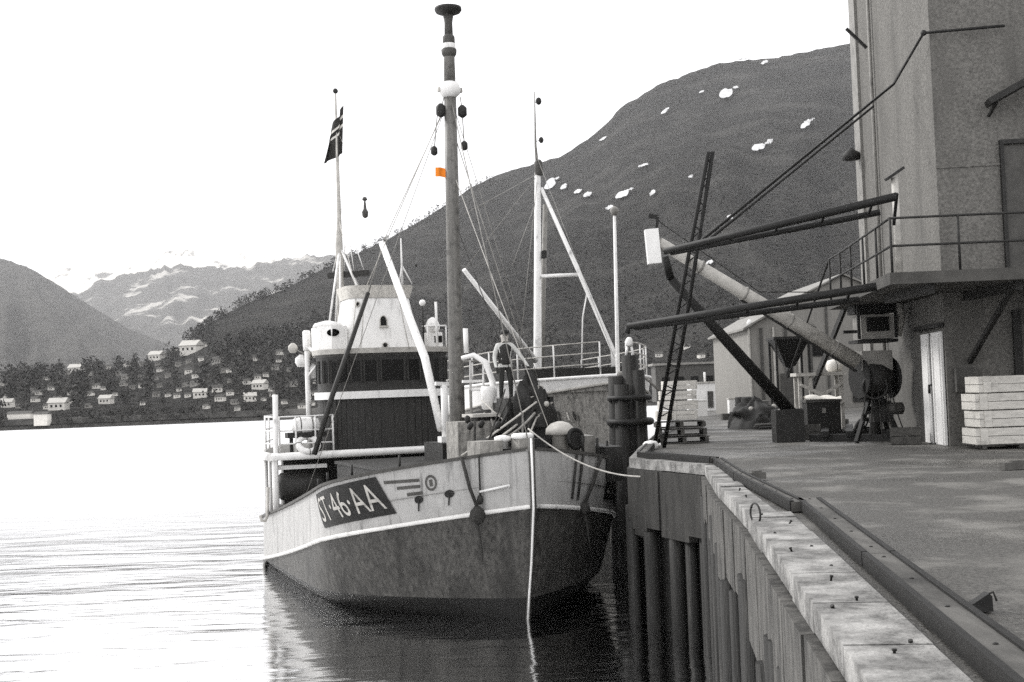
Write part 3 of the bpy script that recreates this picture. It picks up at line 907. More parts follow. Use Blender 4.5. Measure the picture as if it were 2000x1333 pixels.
# rubbing strake, cap rail, stem
for sd_ in (1, -1):
    MB().tube([H1.up(-.6 + 22.5 * (k / 70) ** 1.8, 0, sd_, .02) for k in range(71)], .05, 8).build('rubbing_strake', 'strake', ship)
    g = MB()
    def capf(u, v, sd_=sd_):
        ss = -.62 + 22.6 * u ** 1.8
        p = H1.up(max(ss, -.6), 1, sd_, 0)
        p.y += sd_ * lerp(-.14, .07, v if v < 1.1 else 1)
        p.z += .04
        return p
    def capu(u, v, sd_=sd_):
        p = capf(u, v); p.z -= .07
        return p
    g.grid(capf, 70, 1); g.grid(capu, 70, 1)
    g.grid(lambda u, v: capf(u, 1).lerp(capu(u, 1), v), 70, 1)
    g.build('cap_rail', 'darkgrey', ship)
stem_pts = [Vector((H1.gp(i, 0).x - .03, 0, H1.gp(i, 0).z)) for i in range(6)]
stem_pts[-1].z += .25
MB().tube(stem_pts, [.06, .06, .06, .06, .07, .08], 8).build('stem', 'darkgrey', ship)
MB().tube([p + Vector((-.08, .03, 0)) for p in stem_pts[1:]], .028, 6).build('stem_chain', 'white', ship)
# decks
def deckf(Hh, drop, s0_, s1_):
    def fn(u, v):
        ss = lerp(s0_, s1_, u)
        b_, z = Hh.cur(len(Hh.lv) - 1, ss)
        return Vector((ss, lerp(-b_, b_, v) * .985, z - drop))
    return fn
MB().grid(deckf(H1, .7, -.3, 21.9), 50, 6).build('deck', 'deck', ship)

# registration board and lettering, conforming to the bow
def board_map(u, v, side, out):
    # u 0..1 reads left to right, v 0..1 upward; corner stations on the strake
    if side > 0:
        sT, vT = lerp(4.12, 1.64, u), lerp(.9, .93, u)
        sB, vB = lerp(3.48, 1.36, u), lerp(.2, .22, u)
    else:
        sT, vT = lerp(1.64, 4.12, u), lerp(.93, .9, u)
        sB, vB = lerp(1.36, 3.48, u), lerp(.22, .2, u)
    return H1.up(lerp(sB, sT, v), lerp(vB, vT, v), side, out)
def text_mesh(body, size=1.0):
    cu = bpy.data.curves.new('lettering', 'FONT')
    cu.body = body
    cu.resolution_u = 3
    o = bpy.data.objects.new('lettering', cu)
    C.objects.link(o)
    bpy.context.view_layer.update()
    me = bpy.data.meshes.new_from_object(o.evaluated_get(bpy.context.evaluated_depsgraph_get()))
    bpy.data.objects.remove(o)
    bpy.data.curves.remove(cu)
    return me
import bmesh
def mapped_text(body, fn, name, m_, parent, bold=.012):
    me = text_mesh(body)
    bm = bmesh.new(); bm.from_mesh(me)
    bmesh.ops.triangulate(bm, faces=bm.faces)
    for _ in range(2):
        bmesh.ops.subdivide_edges(bm, edges=[e for e in bm.edges if e.calc_length() > .25], cuts=1)
    xs = [v_.co.x for v_ in bm.verts]; ys = [v_.co.y for v_ in bm.verts]
    x0, x1, y0, y1 = min(xs), max(xs), min(ys), max(ys)
    for v_ in bm.verts:
        v_.co = fn((v_.co.x - x0) / (x1 - x0), (v_.co.y - y0) / (y1 - y0))
    bm.to_mesh(me); bm.free()
    me.materials.clear(); me.materials.append(M[m_])
    o = bpy.data.objects.new(name, me); C.objects.link(o); o.parent = parent
    return o
for sd_ in (1, -1):
    bd = MB().grid(lambda u, v: board_map(u, v, sd_, .025), 20, 6).build('registration_board', 'black', ship)
    mapped_text('ST·46·AA', lambda u, v: board_map(lerp(.05, .95, u), lerp(.16, .86, v), sd_, .034), 'lettering', 'lightgrey', bd)
# painted emblem: three stripes running into a ring
for (s0_, v0_), (s1_, v1_) in (((1.5, .80), (.86, .74)), ((1.27, .66), (.86, .63)), ((1.11, .52), (.84, .51))):
    MB().grid(lambda u, v: H1.up(lerp(s0_, s1_, u), lerp(v0_, v1_, u) + (v - .5) * .055, 1, .014), 8, 1).build('emblem_stripe', 'darkgrey', ship)
def ringf(u, v):
    a = 2 * PI * u; r_ = lerp(.105, .15, v)
    return H1.up(.68 + math.cos(a) * r_ * .62, .66 + math.sin(a) * r_ * .95, 1, .016)
MB().grid(ringf, 24, 1).build('emblem_ring', 'darkgrey', ship)
MB().grid(lambda u, v: H1.up(.68 + (u - .5) * .05, .66 + (v - .5) * .12, 1, .016), 2, 2).build('emblem_mark', 'darkgrey', ship)
for ss, vv in ((.92, .4), (.42, .42)):
    def hole(u, v):
        a = 2 * PI * u
        return H1.up(ss + math.cos(a) * .075 * v, vv + math.sin(a) * .07 * v, 1, .018)
    h_ = MB().grid(hole, 14, 2).build('hawse_hole', 'black', ship)
    MB().tube([H1.up(ss, vv, 1, .02), H1.up(ss + .03, vv - .2, 1, .03)], .018, 6).build('chain', 'dark', h_)

# foredeck house
def prism_part(name, poly, z0, z1, m_, parent=ship):
    return MB().prism(poly, z0, z1).build(name, m_, parent)
fh = prism_part('foredeck_house', [(2.1, -1.3), (3.2, -2.25), (8.6, -2.4), (8.6, 2.4), (3.2, 2.25), (2.1, 1.3)], 1.4, 3.32, 'dark')
prism_part('winch_housing', [(4.9, -1.95), (4.9, .36), (6.6, .36), (6.6, -1.95)], 3.3, 3.9, 'dark')
prism_part('roof_edge', [(2.05, -1.35), (3.17, -2.31), (8.65, -2.46), (8.65, 2.46), (3.17, 2.31), (2.05, 1.35)], 3.32, 3.4, 'dark', fh)
# boat deck
BDZ = 3.42
def bdw(x): return H1.cur(5, x)[0] - .04
bdx = [10.95 + 8.4 * i / 10 for i in range(11)]
bdk = prism_part('boat_deck', [(x, -bdw(x)) for x in bdx[::-1]] + [(10.85, 0)] + [(x, bdw(x)) for x in bdx], BDZ, BDZ + .17, 'deck')
MB().tube([(10.93, -bdw(10.95), BDZ + .08), (10.8, -1.5, BDZ + .08), (10.78, 0, BDZ + .08), (10.8, 1.5, BDZ + .08), (10.93, bdw(10.95), BDZ + .08)], .115, 8).build('deck_edge', 'white', bdk)
MB().tube([(x, bdw(x) + .03, BDZ + .08) for x in bdx], .13, 8).build('deck_edge', 'white', bdk)
MB().box((14, 0, 2.4), (.12, 6.0, 2.1)).build('bulkhead', 'woodd', ship)
for sd_, xs in ((1, (11.0, 13.0, 15.5, 18.0)), (-1, (11.0, 14.0))):
    for x in xs:
        MB().tube([(x, (bdw(x) - .08) * sd_, 1.2), (x, (bdw(x) - .08) * sd_, BDZ)], .07, 8).build('deck_post', 'white', ship)
wp_ = L1(519, 772, 37.1)
MB().tube([(11.0, 3.72, 1.4), (11.0, 3.74, 3.4), (11.0, 3.7, wp_.z)], [.06, .07, .085], 10).build('white_post', 'whitepole', ship)
MB().tube([(10.98, 4.0, 2.6), (10.95, 4.05, 1.75), (10.95, 4.12, 1.6), (10.95, 4.22, 1.62), (10.95, 4.26, 1.78)], .05, 8).build('pipe_hook', 'lightgrey', ship)
# deck stores glimpsed under the boat deck
MB().lathe([(.3, -.7), (.42, -.6), (.46, 0), (.42, .6), (.3, .7)], (11.6, 2.9, 2.55), 14, axis=(.1, 1, 0)).build('net_roller', 'woodd', ship)
MB().box((11.4, 2.9, 3.15), (.5, 1.5, .12)).build('locker_lid', 'white', ship)
# boat deck railing on the starboard side
rl = [(11.05, 3.6), (11.05, 3.1), (11.05, 2.5), (11.05, 1.95)]
for x, y in rl + [(x, bdw(x) - .08) for x in (12.5, 14, 15.5, 17)]:
    MB().tube([(x, y, BDZ + .1), (x, y, BDZ + 1.3)], .03, 6).build('rail_post', 'whitepole', bdk)
for h in (.45, .85, 1.28):
    MB().tube([(x, y, BDZ + h) for x, y in rl], .026, 6).build('rail', 'whitepole', bdk)
    MB().tube([(11.0, 3.75, BDZ + h)] + [(x, bdw(x) - .08, BDZ + h) for x in (12.5, 14, 15.5, 17)], .026, 6).build('rail', 'whitepole', bdk)

# ---- bridge: rounded dark tier of planks, ledge, window tier, ledge
BC_, BF, BW, BAFT = 12.5, 1.45, 2.08, 14.4
def br_out(k, off=0.0):
    # k in 0..1 around the front from starboard side aft to port side aft
    if k < .22:
        u = k / .22; return Vector((lerp(BAFT, BC_, u), lerp(BW * .8, BW, u) + off, 0))
    if k > .78:
        u = (k - .78) / .22; return Vector((lerp(BC_, BAFT, u), -lerp(BW, BW * .8, u) - off, 0))
    a = lerp(0, PI, (k - .22) / .56)
    ca, sa = math.cos(a), math.sin(a)
    e = .72
    return Vector((BC_ - (BF + off) * (abs(sa) ** e), (BW + off) * math.copysign(abs(ca) ** e, ca), 0))
def tier(name, z0, z1, off0, off1, m_, parent, n=80):
    g_ = MB()
    def fn(u, v):
        p = br_out(u, lerp(off0, off1, v)); p.z = lerp(z0, z1, v); return p
    g_.grid(fn, n, 1)
    for zz, of in ((z0, off0), (z1, off1)):
        vs = [br_out(i / n, of) + Vector((0, 0, zz)) for i in range(n + 1)]
        g_.add(vs, [tuple(range(n + 1))])
    return g_.build(name, m_, parent)
t1 = tier('lower_bridge', 3.58, 5.2, 0, 0, 'woodd', ship)
NP = 34
for k in range(NP):
    a, b_ = lerp(.17, .83, k / NP), lerp(.17, .83, (k + 1) / NP)
    p0, p1 = br_out(a), br_out(b_)
    d = (p1 - p0).normalized()
    p0, p1 = p0 + d * .006, p1 - d * .006
    of = .02 + .012 * rq.random()
    nrm = Vector((-d.y, d.x, 0)) * -1
    if nrm.dot(Vector((BC_ + 2, 0, 0)) - p0) > 0: nrm = -nrm
    g_ = MB()
    c0, c1 = p0 + nrm * of, p1 + nrm * of
    z0, z1 = 3.6, 5.19
    vs = [p0 + Vector((0, 0, z0)), p1 + Vector((0, 0, z0)), c1 + Vector((0, 0, z0)), c0 + Vector((0, 0, z0)),
          p0 + Vector((0, 0, z1)), p1 + Vector((0, 0, z1)), c1 + Vector((0, 0, z1)), c0 + Vector((0, 0, z1))]
    g_.add(vs, [(0, 1, 2, 3), (4, 7, 6, 5), (3, 2, 6, 7), (0, 3, 7, 4), (1, 5, 6, 2), (0, 4, 5, 1)])
    g_.build('plank', 'woodd', t1)
tier('ledge', 5.17, 5.4, .12, .12, 'white', ship)
t2 = tier('wheelhouse', 5.36, 6.5, 0, .03, 'woodd', ship)
NWN = 15
for k in range(NWN):
    a, b_ = lerp(.2, .8, (k + .1) / NWN), lerp(.2, .8, (k + .9) / NWN)
    p0, p1 = br_out(a, .035), br_out(b_, .04)
    g_ = MB()
    g_.add([p0 + Vector((0, 0, 5.72)), p1 + Vector((0, 0, 5.72)), p1 + Vector((0, 0, 6.36)), p0 + Vector((0, 0, 6.36))], [(0, 1, 2, 3)])
    wn_ = g_.build('window', 'glass', t2)
    for q in (p0, p1):
        MB().beam(q + Vector((0, 0, 5.68)), q + Vector((0, 0, 6.4)), .05, .05).build('frame', 'woodd', wn_)
tier('dark_fillet', 6.5, 6.58, .04, .08, 'darkgrey', ship)
led = tier('upper_ledge', 6.58, 6.74, .15, .18, 'lightgrey', ship)
# bulkhead lamp on the wheelhouse
MB().ball((11.55, 1.35, 6.38), .1, 10, 1.3).build('lamp', 'white', ship)

# ---- white tower on top
TC = 13.0
def tow(a, off, hw, fw_):
    ca, sa = math.cos(a), math.sin(a); e = .4
    return Vector((TC - (fw_ + off) * math.copysign(abs(sa) ** e, sa), (hw + off) * math.copysign(abs(ca) ** e, ca), 0))
def towz(z): # taper
    q = (z - 6.74) / (8.4 - 6.74)
    return lerp(1.4, 1.02, min(1, q) ** .8), lerp(1.15, .9, min(1, q))
def towp(a, z, off=0.0):
    hw, fw_ = towz(z)
    p = tow(a, off, hw, fw_); p.z = z
    return p
g_ = MB()
g_.grid(lambda u, v: towp(2 * PI * u, lerp(6.74, 8.4, v)), 48, 8)
tw = g_.build('tower', 'white', ship)
g_ = MB()
g_.grid(lambda u, v: towp(2 * PI * u, 8.4, lerp(.03, .14, v)) + Vector((0, 0, .4 * v)), 48, 2)
g_.grid(lambda u, v: towp(2 * PI * u, 8.4, lerp(.14, -.05, v)) + Vector((0, 0, .4 - .3 * v)), 48, 1)
g_.add([towp(2 * PI * i / 24, 8.4, -.05) + Vector((0, 0, .1)) for i in range(24)], [tuple(range(24))])
g_.build('canvas_screen', 'crown', tw)
for an in (.30, .42, .58, .70):
    a = PI * an
    MB().tube([towp(a, 6.75, .004), towp(a, 7.5, .004), towp(a, 8.38, .004)], .012, 5).build('seam', 'lightgrey', tw)
def tower_hole(px, py, rw, rh, arch=False, name='porthole'):
    tgt = (px, py); best = (1e9, 0, 0)
    for i in range(90):
        for j in range(50):
            a, z = PI * i / 90, lerp(6.75, 8.39, j / 50)
            q = proj((inv1.inverted() @ towp(a, z)))
            e = (q[0] - px) ** 2 + (q[1] - py) ** 2
            if e < best[0]: best = (e, a, z)
    _, a, z = best
    c = towp(a, z, .02); tx = (towp(a + .02, z) - towp(a - .02, z)).normalized(); tz = (towp(a, z + .05) - towp(a, z - .05)).normalized()
    n_ = tx.cross(tz).normalized()
    if n_.dot(c - Vector((TC, 0, c.z))) < 0: n_ = -n_
    vs = []
    for k in range(20):
        an = 2 * PI * k / 20
        x, y = math.cos(an), math.sin(an)
        if arch and y < 0: x = math.copysign(1, x) if abs(x) > .05 else x; y = max(y * 1.2, -1)
        vs.append(c + tx * (x * rw) + tz * (y * rh))
    o = MB().add(vs, [tuple(range(20))]).build(name, 'glass', tw)
    MB().tube([p + n_ * .01 for p in vs] + [vs[0] + n_ * .01], .018, 5).build('rim', 'lightgrey', o)
    if arch:
        MB().beam(c - tz * (rh * 1.15) - tx * (rw * 1.3) + n_ * .03, c - tz * (rh * 1.15) + tx * (rw * 1.3) + n_ * .03, .08, .04).build('sill', 'lightgrey', o)
tower_hole(755, 627, .115, .17, True, 'window')
tower_hole(760, 675, .085, .085)
tower_hole(699, 594, .06, .08)
# wing box (starboard) with oval scuttle, cabinets (port)
wbx = MB().prism([(11.9, 1.22), (11.75, 1.75), (12.2, 2.1), (13.2, 2.1), (13.2, 1.25)], 6.74, 7.5).build('wing_screen', 'white', ship)
MB().lathe([(.5, 0), (.42, .12), (.1, .2)], (12.5, 1.7, 7.5), 14).build('hood', 'white', wbx)
oc = Vector((11.78, 1.68, 7.28))
MB().lathe([(.01, .0), (.2, .0)], oc + Vector((-.03, .02, 0)), 16, axis=(-1, .25, .05), sx=1.0, sy=.6).build('scuttle', 'glass', wbx)
cbx = MB().box((12.3, -1.75, 7.0), (.5, .5, .5)).build('cabinet', 'white', ship)
MB().box((12.04, -1.85, 7.02), (.02, .26, .22)).build('pane', 'glass', cbx)
MB().lathe([(.2, 0), (.26, .2), (.16, .42), (.04, .5)], (12.2, -1.72, 7.25), 12).build('binnacle', 'white', ship)
MB().tube([(12.0, -1.3, 7.45), (11.9, -2.1, 7.45)], .03, 6).build('rail', 'white', ship)
for y in (-1.45, -2.08):
    MB().tube([(11.9, y, 6.74), (11.9, y, 7.46)], .025, 6).build('rail_post', 'white', ship)
lp = L1(825, 592, 39.0)
MB().ball(lp, .105, 10).build('masthead_lamp', 'white', ship)
MB().tube([(lp.x, lp.y, 6.74), lp], .025, 6).build('lamp_post', 'dark', ship)
lp = L1(851, 590, 39.5)
MB().tube([(lp.x, lp.y, 6.74), lp], .045, 8).build('white_stanchion', 'white', ship)
# gear abaft the starboard wing: cowl ventilator and lamps on an outrigger
c0 = L1(600, 700, 40.2)
MB().tube([(c0.x, c0.y, 3.6), (c0.x, c0.y, c0.z + .55)], .09, 8).build('wing_post', 'white', ship)
MB().tube([c0 + Vector((0, 0, .4)), Vector((13.0, 2.0, 6.66))], .06, 6).build('outrigger', 'white', ship)
MB().tube([c0 + Vector((0, 0, -.6)), Vector((13.0, 2.0, 6.3))], .04, 6).build('outrigger', 'white', ship)
MB().lathe([(.12, -.2), (.13, 0), (.13, .42), (.09, .46)], c0 + Vector((0, 0, .45)), 10).build('lamp_housing', 'white', ship)
for px, py, rr_ in ((572, 680, .16), (588, 705, .2), (612, 725, .24), (604, 690, .16)):
    c = L1(px, py, 40.4)
    MB().lathe([(rr_ * .6, -rr_), (rr_, -.3 * rr_), (rr_ * .95, .4 * rr_), (rr_ * .3, rr_)], c, 12).build('float', 'white' if rr_ > .18 else 'lightgrey', ship)
    MB().tube([c, c0 + Vector((0, 0, .1))], .02, 5).build('lashing', 'grey', ship)

# ---- foremast
mb = L1w((bow1.x, bow1.y, 0)); 
ms = Vector((4.64, 0, 0))
topm = L1(875, 12, 32.67); botm = Vector((4.64, 0.02, 3.0))
def mz(py): return L1(878, py, 32.67).z
axis = Vector((topm.x - botm.x, topm.y - botm.y, topm.z - botm.z)).normalized()
def mpt(z): return botm + axis * ((z - botm.z) / axis.z)
fm = MB().tube([mpt(z) for z in (2.6, 6, 10, mz(185))], [.215, .205, .185, .165], 14).build('foremast', 'mastwood', ship)
MB().tube([mpt(z) for z in (mz(160), mz(118), mz(110), mz(102))], [.16, .15, .15, .15], 12).build('topmast', 'mastwood', fm)
MB().lathe([(.15, 0), (.2, .08), (.21, .2), (.16, .24)], mpt(mz(112)), 14).build('collar', 'darkgrey', fm)
MB().lathe([(.17, 0), (.18, .05), (.18, .16), (.15, .2)], mpt(mz(99)), 14).build('white_band', 'white', fm)
MB().lathe([(.12, 0), (.165, .06), (.165, .24), (.12, .3)], mpt(mz(90)), 14).build('lamp_collar', 'darkgrey', fm)
MB().tube([mpt(mz(80)), mpt(mz(45)), mpt(mz(28))], [.12, .11, .15], 12).build('pole', 'darkgrey', fm)
MB().lathe([(.15, -.04), (.33, .03), (.37, .1), (.36, .16), (.2, .2)], mpt(mz(27)), 18).build('masthead_cap', 'dark', fm)
MB().lathe([(.16, -.05), (.27, .05), (.3, .18), (.24, .34), (.16, .38)], mpt(mz(188)), 14).build('hounds', 'white', fm)
for sx in (-1, 1):
    MB().beam(mpt(mz(178)), mpt(mz(176)) + Vector((0, sx * .34, 0)), .1, .12).build('cheek', 'lightgrey', fm)
for px, py, r_, top in ((861, 216, .13, 190), (903, 218, .12, 190), (848, 295, .09, 225), (907, 285, .09, 225)):
    c = L1(px, py, 32.6)
    bk = MB().lathe([(r_ * .4, -r_ * 1.4), (r_, -r_ * .9), (r_, r_ * .8), (r_ * .4, r_ * 1.4)], c, 10).build('block', 'dark', fm)
    p1_ = L1(px + (6 if px < 880 else -4), top, 32.6)
    MB().tube([c, p1_], .014, 5).build('fall', 'grey', bk)
g_ = MB()
o0 = L1(871, 338, 32.6)
og = MB().grid(lambda u, v: L1(lerp(871, 850, u), lerp(330, 326, u) + v * 18, 32.6) + Vector((.05 * math.sin(u * 6), 0, .02 * math.sin(u * 5))), 8, 4).build('orange_patch', 'orange', fm)  # added orange mark beside the mast, no pennant known here
# shrouds and stays
def wire(p0, p1, r_=.011, m_='grey', parent=ship, name='stay'):
    return MB().tube([p0, p1], r_, 5).build(name, m_, parent)
mh = mpt(mz(185))
wire(mh, H1.up(5.6, 1, 1) , .009, 'grey')
wire(mh, H1.up(6.4, 1, -1), .009, 'grey')
wire(mh, (-.45, 0, 4.1), .014, 'grey')
wire(mpt(mz(330)), (1.2, -1.3, 4.0), .012, 'lightgrey')
wire(mh, (12.2, .5, 8.7), .012, 'lightgrey')
wire(mpt(mz(240)), (3.4, -2.2, 3.9), .012, 'grey')

# ---- aft mast with flag
sa = 17.86
def amz(py): return L1(675, py, 45.03).z
am = MB().tube([(sa, .05, 3.6), (sa, .03, amz(480)), (sa - .02, .0, amz(430)), (sa - .05, 0, amz(180))], [.16, .14, .085, .035], 10).build('aft_mast', 'lightgrey', ship)
MB().ball((sa - .05, 0, amz(178)), .1, 8).build('truck', 'dark', am)
for px, py, Y in ((640, 655, 43.5), (655, 650, 46), (708, 585, 44.0), (665, 640, 44), (700, 560, 45.5)):
    c = L1(px, py, Y); c.z = max(c.z, 3.6)
    MB().tube([(sa, 0, amz(482)), c], .04, 6).build('mast_leg', 'whitepole', am)
yd = MB().beam(L1(642, 540, 45.2), L1(722, 534, 45.0), .3, .22).build('crosstree', 'woodd', am)
for px in (650, 672, 692, 712):
    MB().tube([L1(px, 532, 45.1), L1(px + (675 - px) * .5, 478, 45.05)], .02, 5).build('stay', 'whitepole', am)
# hanging signal gear
sg = MB().lathe([(.02, -.28), (.1, -.22), (.12, -.05), (.06, .06), (.03, .35), (.1, .4), (.06, .5)], L1(713, 412, 44.8), 10).build('signal_shape', 'darkgrey', am)
MB().tube([L1(712, 375, 44.8), (sa, 0, amz(250))], .008, 4).build('halyard', 'lightgrey', sg)
# flag of three tones, hanging in folds
g_ = MB()
f_t, f_b, f_l = L1(671, 206, 45), L1(671, 300, 45), L1(629, 323, 45)
NU, NV = 22, 16
def flag(u, v):
    # u along the fly, v down the hoist; gravity pulls the fly down
    hoist = f_t.lerp(f_b, v)
    tip = L1(651, 262, 45).lerp(f_l, v) if v > 0 else L1(651, 262, 45)
    end = L1(648, 244, 45).lerp(f_l + Vector((0, 0, .02)), v ** .7)
    p = hoist.lerp(end, u)
    p.z -= .25 * math.sin(PI * u) * (1 - v) * .3
    p.x += .14 * math.sin(u * 9 + v * 2) * u ** .5 + .05 * math.sin(u * 17) * u
    p.y += .05 * math.sin(u * 11 + v)
    return p
g_.grid(flag, NU, NV)
me = g_.mesh('flag')
for nm in ('cloth_d', 'cloth_w', 'cloth_b'): me.materials.append(M[nm])
k = 0
for i in range(NU):
    for j in range(NV):
        u, v = i + .5, j + .5
        def band(x, n): 
            c = x / n
            return c
        cu, cv = u / NU, v / NV
        du, dv = abs(cu - .375), abs(cv - .3)
        mi = 0
        if dv < .12: mi = 1
        if dv < .065: mi = 2
        me.polygons[k].material_index = mi
        k += 1
fl = bpy.data.objects.new('flag', me); C.objects.link(fl); fl.parent = am
wire(L1(674, 300, 45), (sa, .3, 8), .008, 'lightgrey', am, 'halyard')
wire((sa, 0, amz(430)), (12.3, .8, 8.75), .012, 'lightgrey')

# ---- small aerial mast on the tower
ap, ap1 = L1(786, 556, 39.6), L1(783, 466, 39.6)
sm_ = MB().tube([ap, ap1], [.045, .02], 8).build('aerial_mast', 'whitepole', ship)
for dx in (-.1, .32):
    MB().tube([ap + Vector((0, -dx, .02)), ap.lerp(ap1, .42)], .022, 6).build('strut', 'whitepole', sm_)
MB().ball(L1(812, 519, 39.6), .05, 8).build('wire_ball', 'dark', sm_)

# ---- white derrick boom on its pedestal, dark spar against the bridge
pb, ptp = L1(871, 858, 33.6), L1(866, 752, 33.6)
pd = MB().tube([(pb.x, pb.y, 3.9), (pb.x, pb.y, ptp.z)], [.11, .1], 12).build('derrick_pedestal', 'white', ship)
MB().box((pb.x, pb.y, 3.98), (.36, .36, .16)).build('base_plate', 'white', pd)
MB().beam((pb.x, pb.y - .3, ptp.z), (pb.x, pb.y + .25, ptp.z + .04), .12, .1).build('gooseneck', 'white', pd)
MB().tube([(pb.x + .05, pb.y + .12, 4.25), L1(830, 700, 35), L1(746, 476, 38.4)], [.105, .12, .1], 12).build('derrick_boom', 'white', ship)
MB().tube([L1(614, 888, 37.2), L1(650, 770, 37.8), L1(719, 572, 38.2)], [.08, .085, .07], 8).build('stowed_spar', 'woodd', ship)
wire(L1(719, 574, 38.2), L1(747, 480, 38.4), .02, 'grey', ship, 'lashing')
wire(L1(746, 478, 38.4), mpt(mz(190)), .012, 'lightgrey', ship, 'topping_lift')

# ---- foredeck gear
hb_ = MB().prism([(2.75, -.38), (2.75, .62), (3.7, .62), (3.7, -.38)], 3.4, 4.5).build('hatch_box', 'midgrey', ship)
MB().prism([(2.65, -.62), (2.65, .25), (3.5, .25), (3.5, -.62)], 4.6, 4.68).build('table_top', 'lightgrey', ship)
MB().box((3.1, -.2, 4.55), (.5, .5, .1)).build('table_stem', 'dark', ship)
wl = MB().prism([(2.2, -1.65), (2.2, -.62), (3.5, -.62), (3.5, -1.65)], 3.4, 4.5).build('windlass_bed', 'dark', ship)
MB().lathe([(.34, -.6), (.34, -.52), (.2, -.5), (.2, .5), (.34, .52), (.34, .6)], (2.5, -1.1, 4.7), 16, axis=(0, 1, 0)).build('windlass_drum', 'dark', wl)
MB().box((3.15, -1.0, 4.72), (.55, .85, .44)).build('gear_case', 'dark', wl)
for y in (-1.72, -.58):
    MB().prism([(2.2, y - .05), (2.2, y + .05), (3.0, y + .05), (3.0, y - .05)], 3.4, 5.05).build('cheek', 'black', wl)
MB().tube([(2.3, -.7, 4.9), (2.0, -.2, 4.3), (1.9, .1, 4.0)], .04, 6).build('brake_lever', 'black', wl)
MB().tube([L1(902, 700, 32.2), L1(925, 694, 32.1), L1(948, 708, 32.0), L1(962, 745, 31.9), L1(966, 800, 31.8), L1(966, 815, 31.8)], [.06, .07, .08, .08, .08, .08], 10).build('vent_arch', 'white', ship)
MB().lathe([(.2, 0), (.22, .5), (.2, .6)], L1(956, 800, 31.9) , 12).build('vent_base', 'white', ship)
MB().tube([L1(911, 690, 32.2), L1(909, 642, 32.2)], .07, 8).build('vent_stub', 'white', ship)
fr = [L1(919, 762, 32.3), L1(919, 705, 32.3), L1(944, 705, 32.3), L1(944, 762, 32.3)]
MB().tube(fr + [fr[0]], .035, 6).build('sheave_frame', 'whitepole', ship)
MB().box(L1(925, 745, 32.3), (.1, .62, .07)).build('sheave_bar', 'whitepole', ship)
MB().tube([(fr[0].x, fr[0].y, 3.9), fr[0]], .04, 6).build('frame_leg', 'grey', ship)
MB().tube([L1(933, 705, 32.3), (4.3, -.1, L1(933, 705, 32.3).z)], .04, 6).build('frame_arm', 'grey', ship)
# bow: stem head with white cap, light boxes, dome ventilator, hand wheel
MB().prism([(-.35, -.17), (-.35, .17), (.1, .2), (.1, -.2)], 3.2, 4.12).build('stem_head', 'midgrey', ship)
MB().lathe([(.22, 0), (.25, .03), (.25, .1), (.2, .13)], (-.12, 0, 4.12), 14, sy=1.05).build('stem_cap', 'white', ship)
MB().prism([(.0, .45), (.0, 1.0), (.6, 1.1), (.6, .45)], 3.2, 4.1).build('deck_box', 'midgrey', ship)
MB().lathe([(.12, 0), (.13, .3), (.2, .34), (.2, .42), (.08, .46)], (.25, .35, 3.75), 12).build('bollard', 'white', ship)
MB().box((.15, -.42, 3.85), (.3, .35, .5)).build('fairlead', 'black', ship)
MB().box((.25, .28, 3.6), (.3, .3, .6)).build('fairlead', 'black', ship)
vd = MB().lathe([(.2, -.6), (.2, 0), (.36, .02), (.34, .16), (.22, .28), (.06, .33)], (1.1, -1.45, 4.12), 16).build('dome_ventilator', 'lightgrey', ship)
MB().torus((.8, -1.72, 4.02), .22, .06, (-.9, -.3, .1), 18, 8).build('hand_wheel', 'black', ship)
MB().lathe([(.2, -.05), (.24, 0), (.2, .05)], (.82, -1.72, 4.02), 14, axis=(-.9, -.3, .1)).build('wheel_disc', 'black', ship)
MB().prism([(1.4, -2.5), (1.2, -2.0), (2.4, -1.9), (2.4, -2.7)], 3.4, 4.05).build('deck_locker', 'grey', ship)
MB().prism([(1.3, -3.2), (1.3, -2.75), (4.2, -3.2), (4.2, -3.7)], 2.9, 3.75).build('port_coaming', 'dark', ship)
rt = random.Random(17)
def nets(u, v):
    a = 2 * PI * u; nz = noise.noise(Vector((math.cos(a) * 2.2, math.sin(a) * 2.2, v * 3)))
    r_ = (1 - v ** 1.8) * (.62 + .3 * nz)
    return Vector((2.35 + math.cos(a) * r_ * .6, -1.15 + math.sin(a) * r_, 4.3 + 1.25 * v ** .7 * (1 + .4 * noise.noise(Vector((math.cos(a) * 2, math.sin(a) * 2, v * 4 + 5))))))
nh = MB().grid(nets, 36, 14).build('heaped_net', 'dark', ship)
for k in range(10):
    MB().tube([nets(rt.random(), .1 + .08 * k), nets(rt.random(), .2 + .07 * k) + Vector((-.1, 0, .05)), nets(rt.random(), .1 + .06 * k)], .02, 5).build('net_rope', rt.choice(['tarrope', 'rope']), nh)
for k in range(4):
    MB().ball(nets(.5 + .1 * k, .25 + .1 * k), .075, 8).build('float', 'lightgrey' if k % 2 else 'dark', nh)
for k in range(9):
    c = Vector((rt.uniform(.7, 2.3), rt.uniform(-1.5, 1.3), 3.42 + .25 * rt.random()))
    MB().torus(c, rt.uniform(.14, .28), .035, (rt.uniform(-.6, .3), rt.uniform(-.5, .5), 1), 18, 6).build('rope_coil', rt.choice(['tarrope', 'rope', 'tarrope']), ship)
for k in range(12):
    a = Vector((rt.uniform(1.2, 3.6), rt.uniform(-1.9, .2), rt.uniform(4.5, 5.3)))
    b_ = Vector((rt.uniform(.3, 2.2), rt.uniform(-1.8, .9), rt.uniform(3.5, 4.0)))
    MB().tube(sag(a, b_, rt.uniform(.02, .25), 6), rt.uniform(.016, .032), 5).build('loose_line', rt.choice(['tarrope', 'tarrope', 'rope', 'grey']), ship)
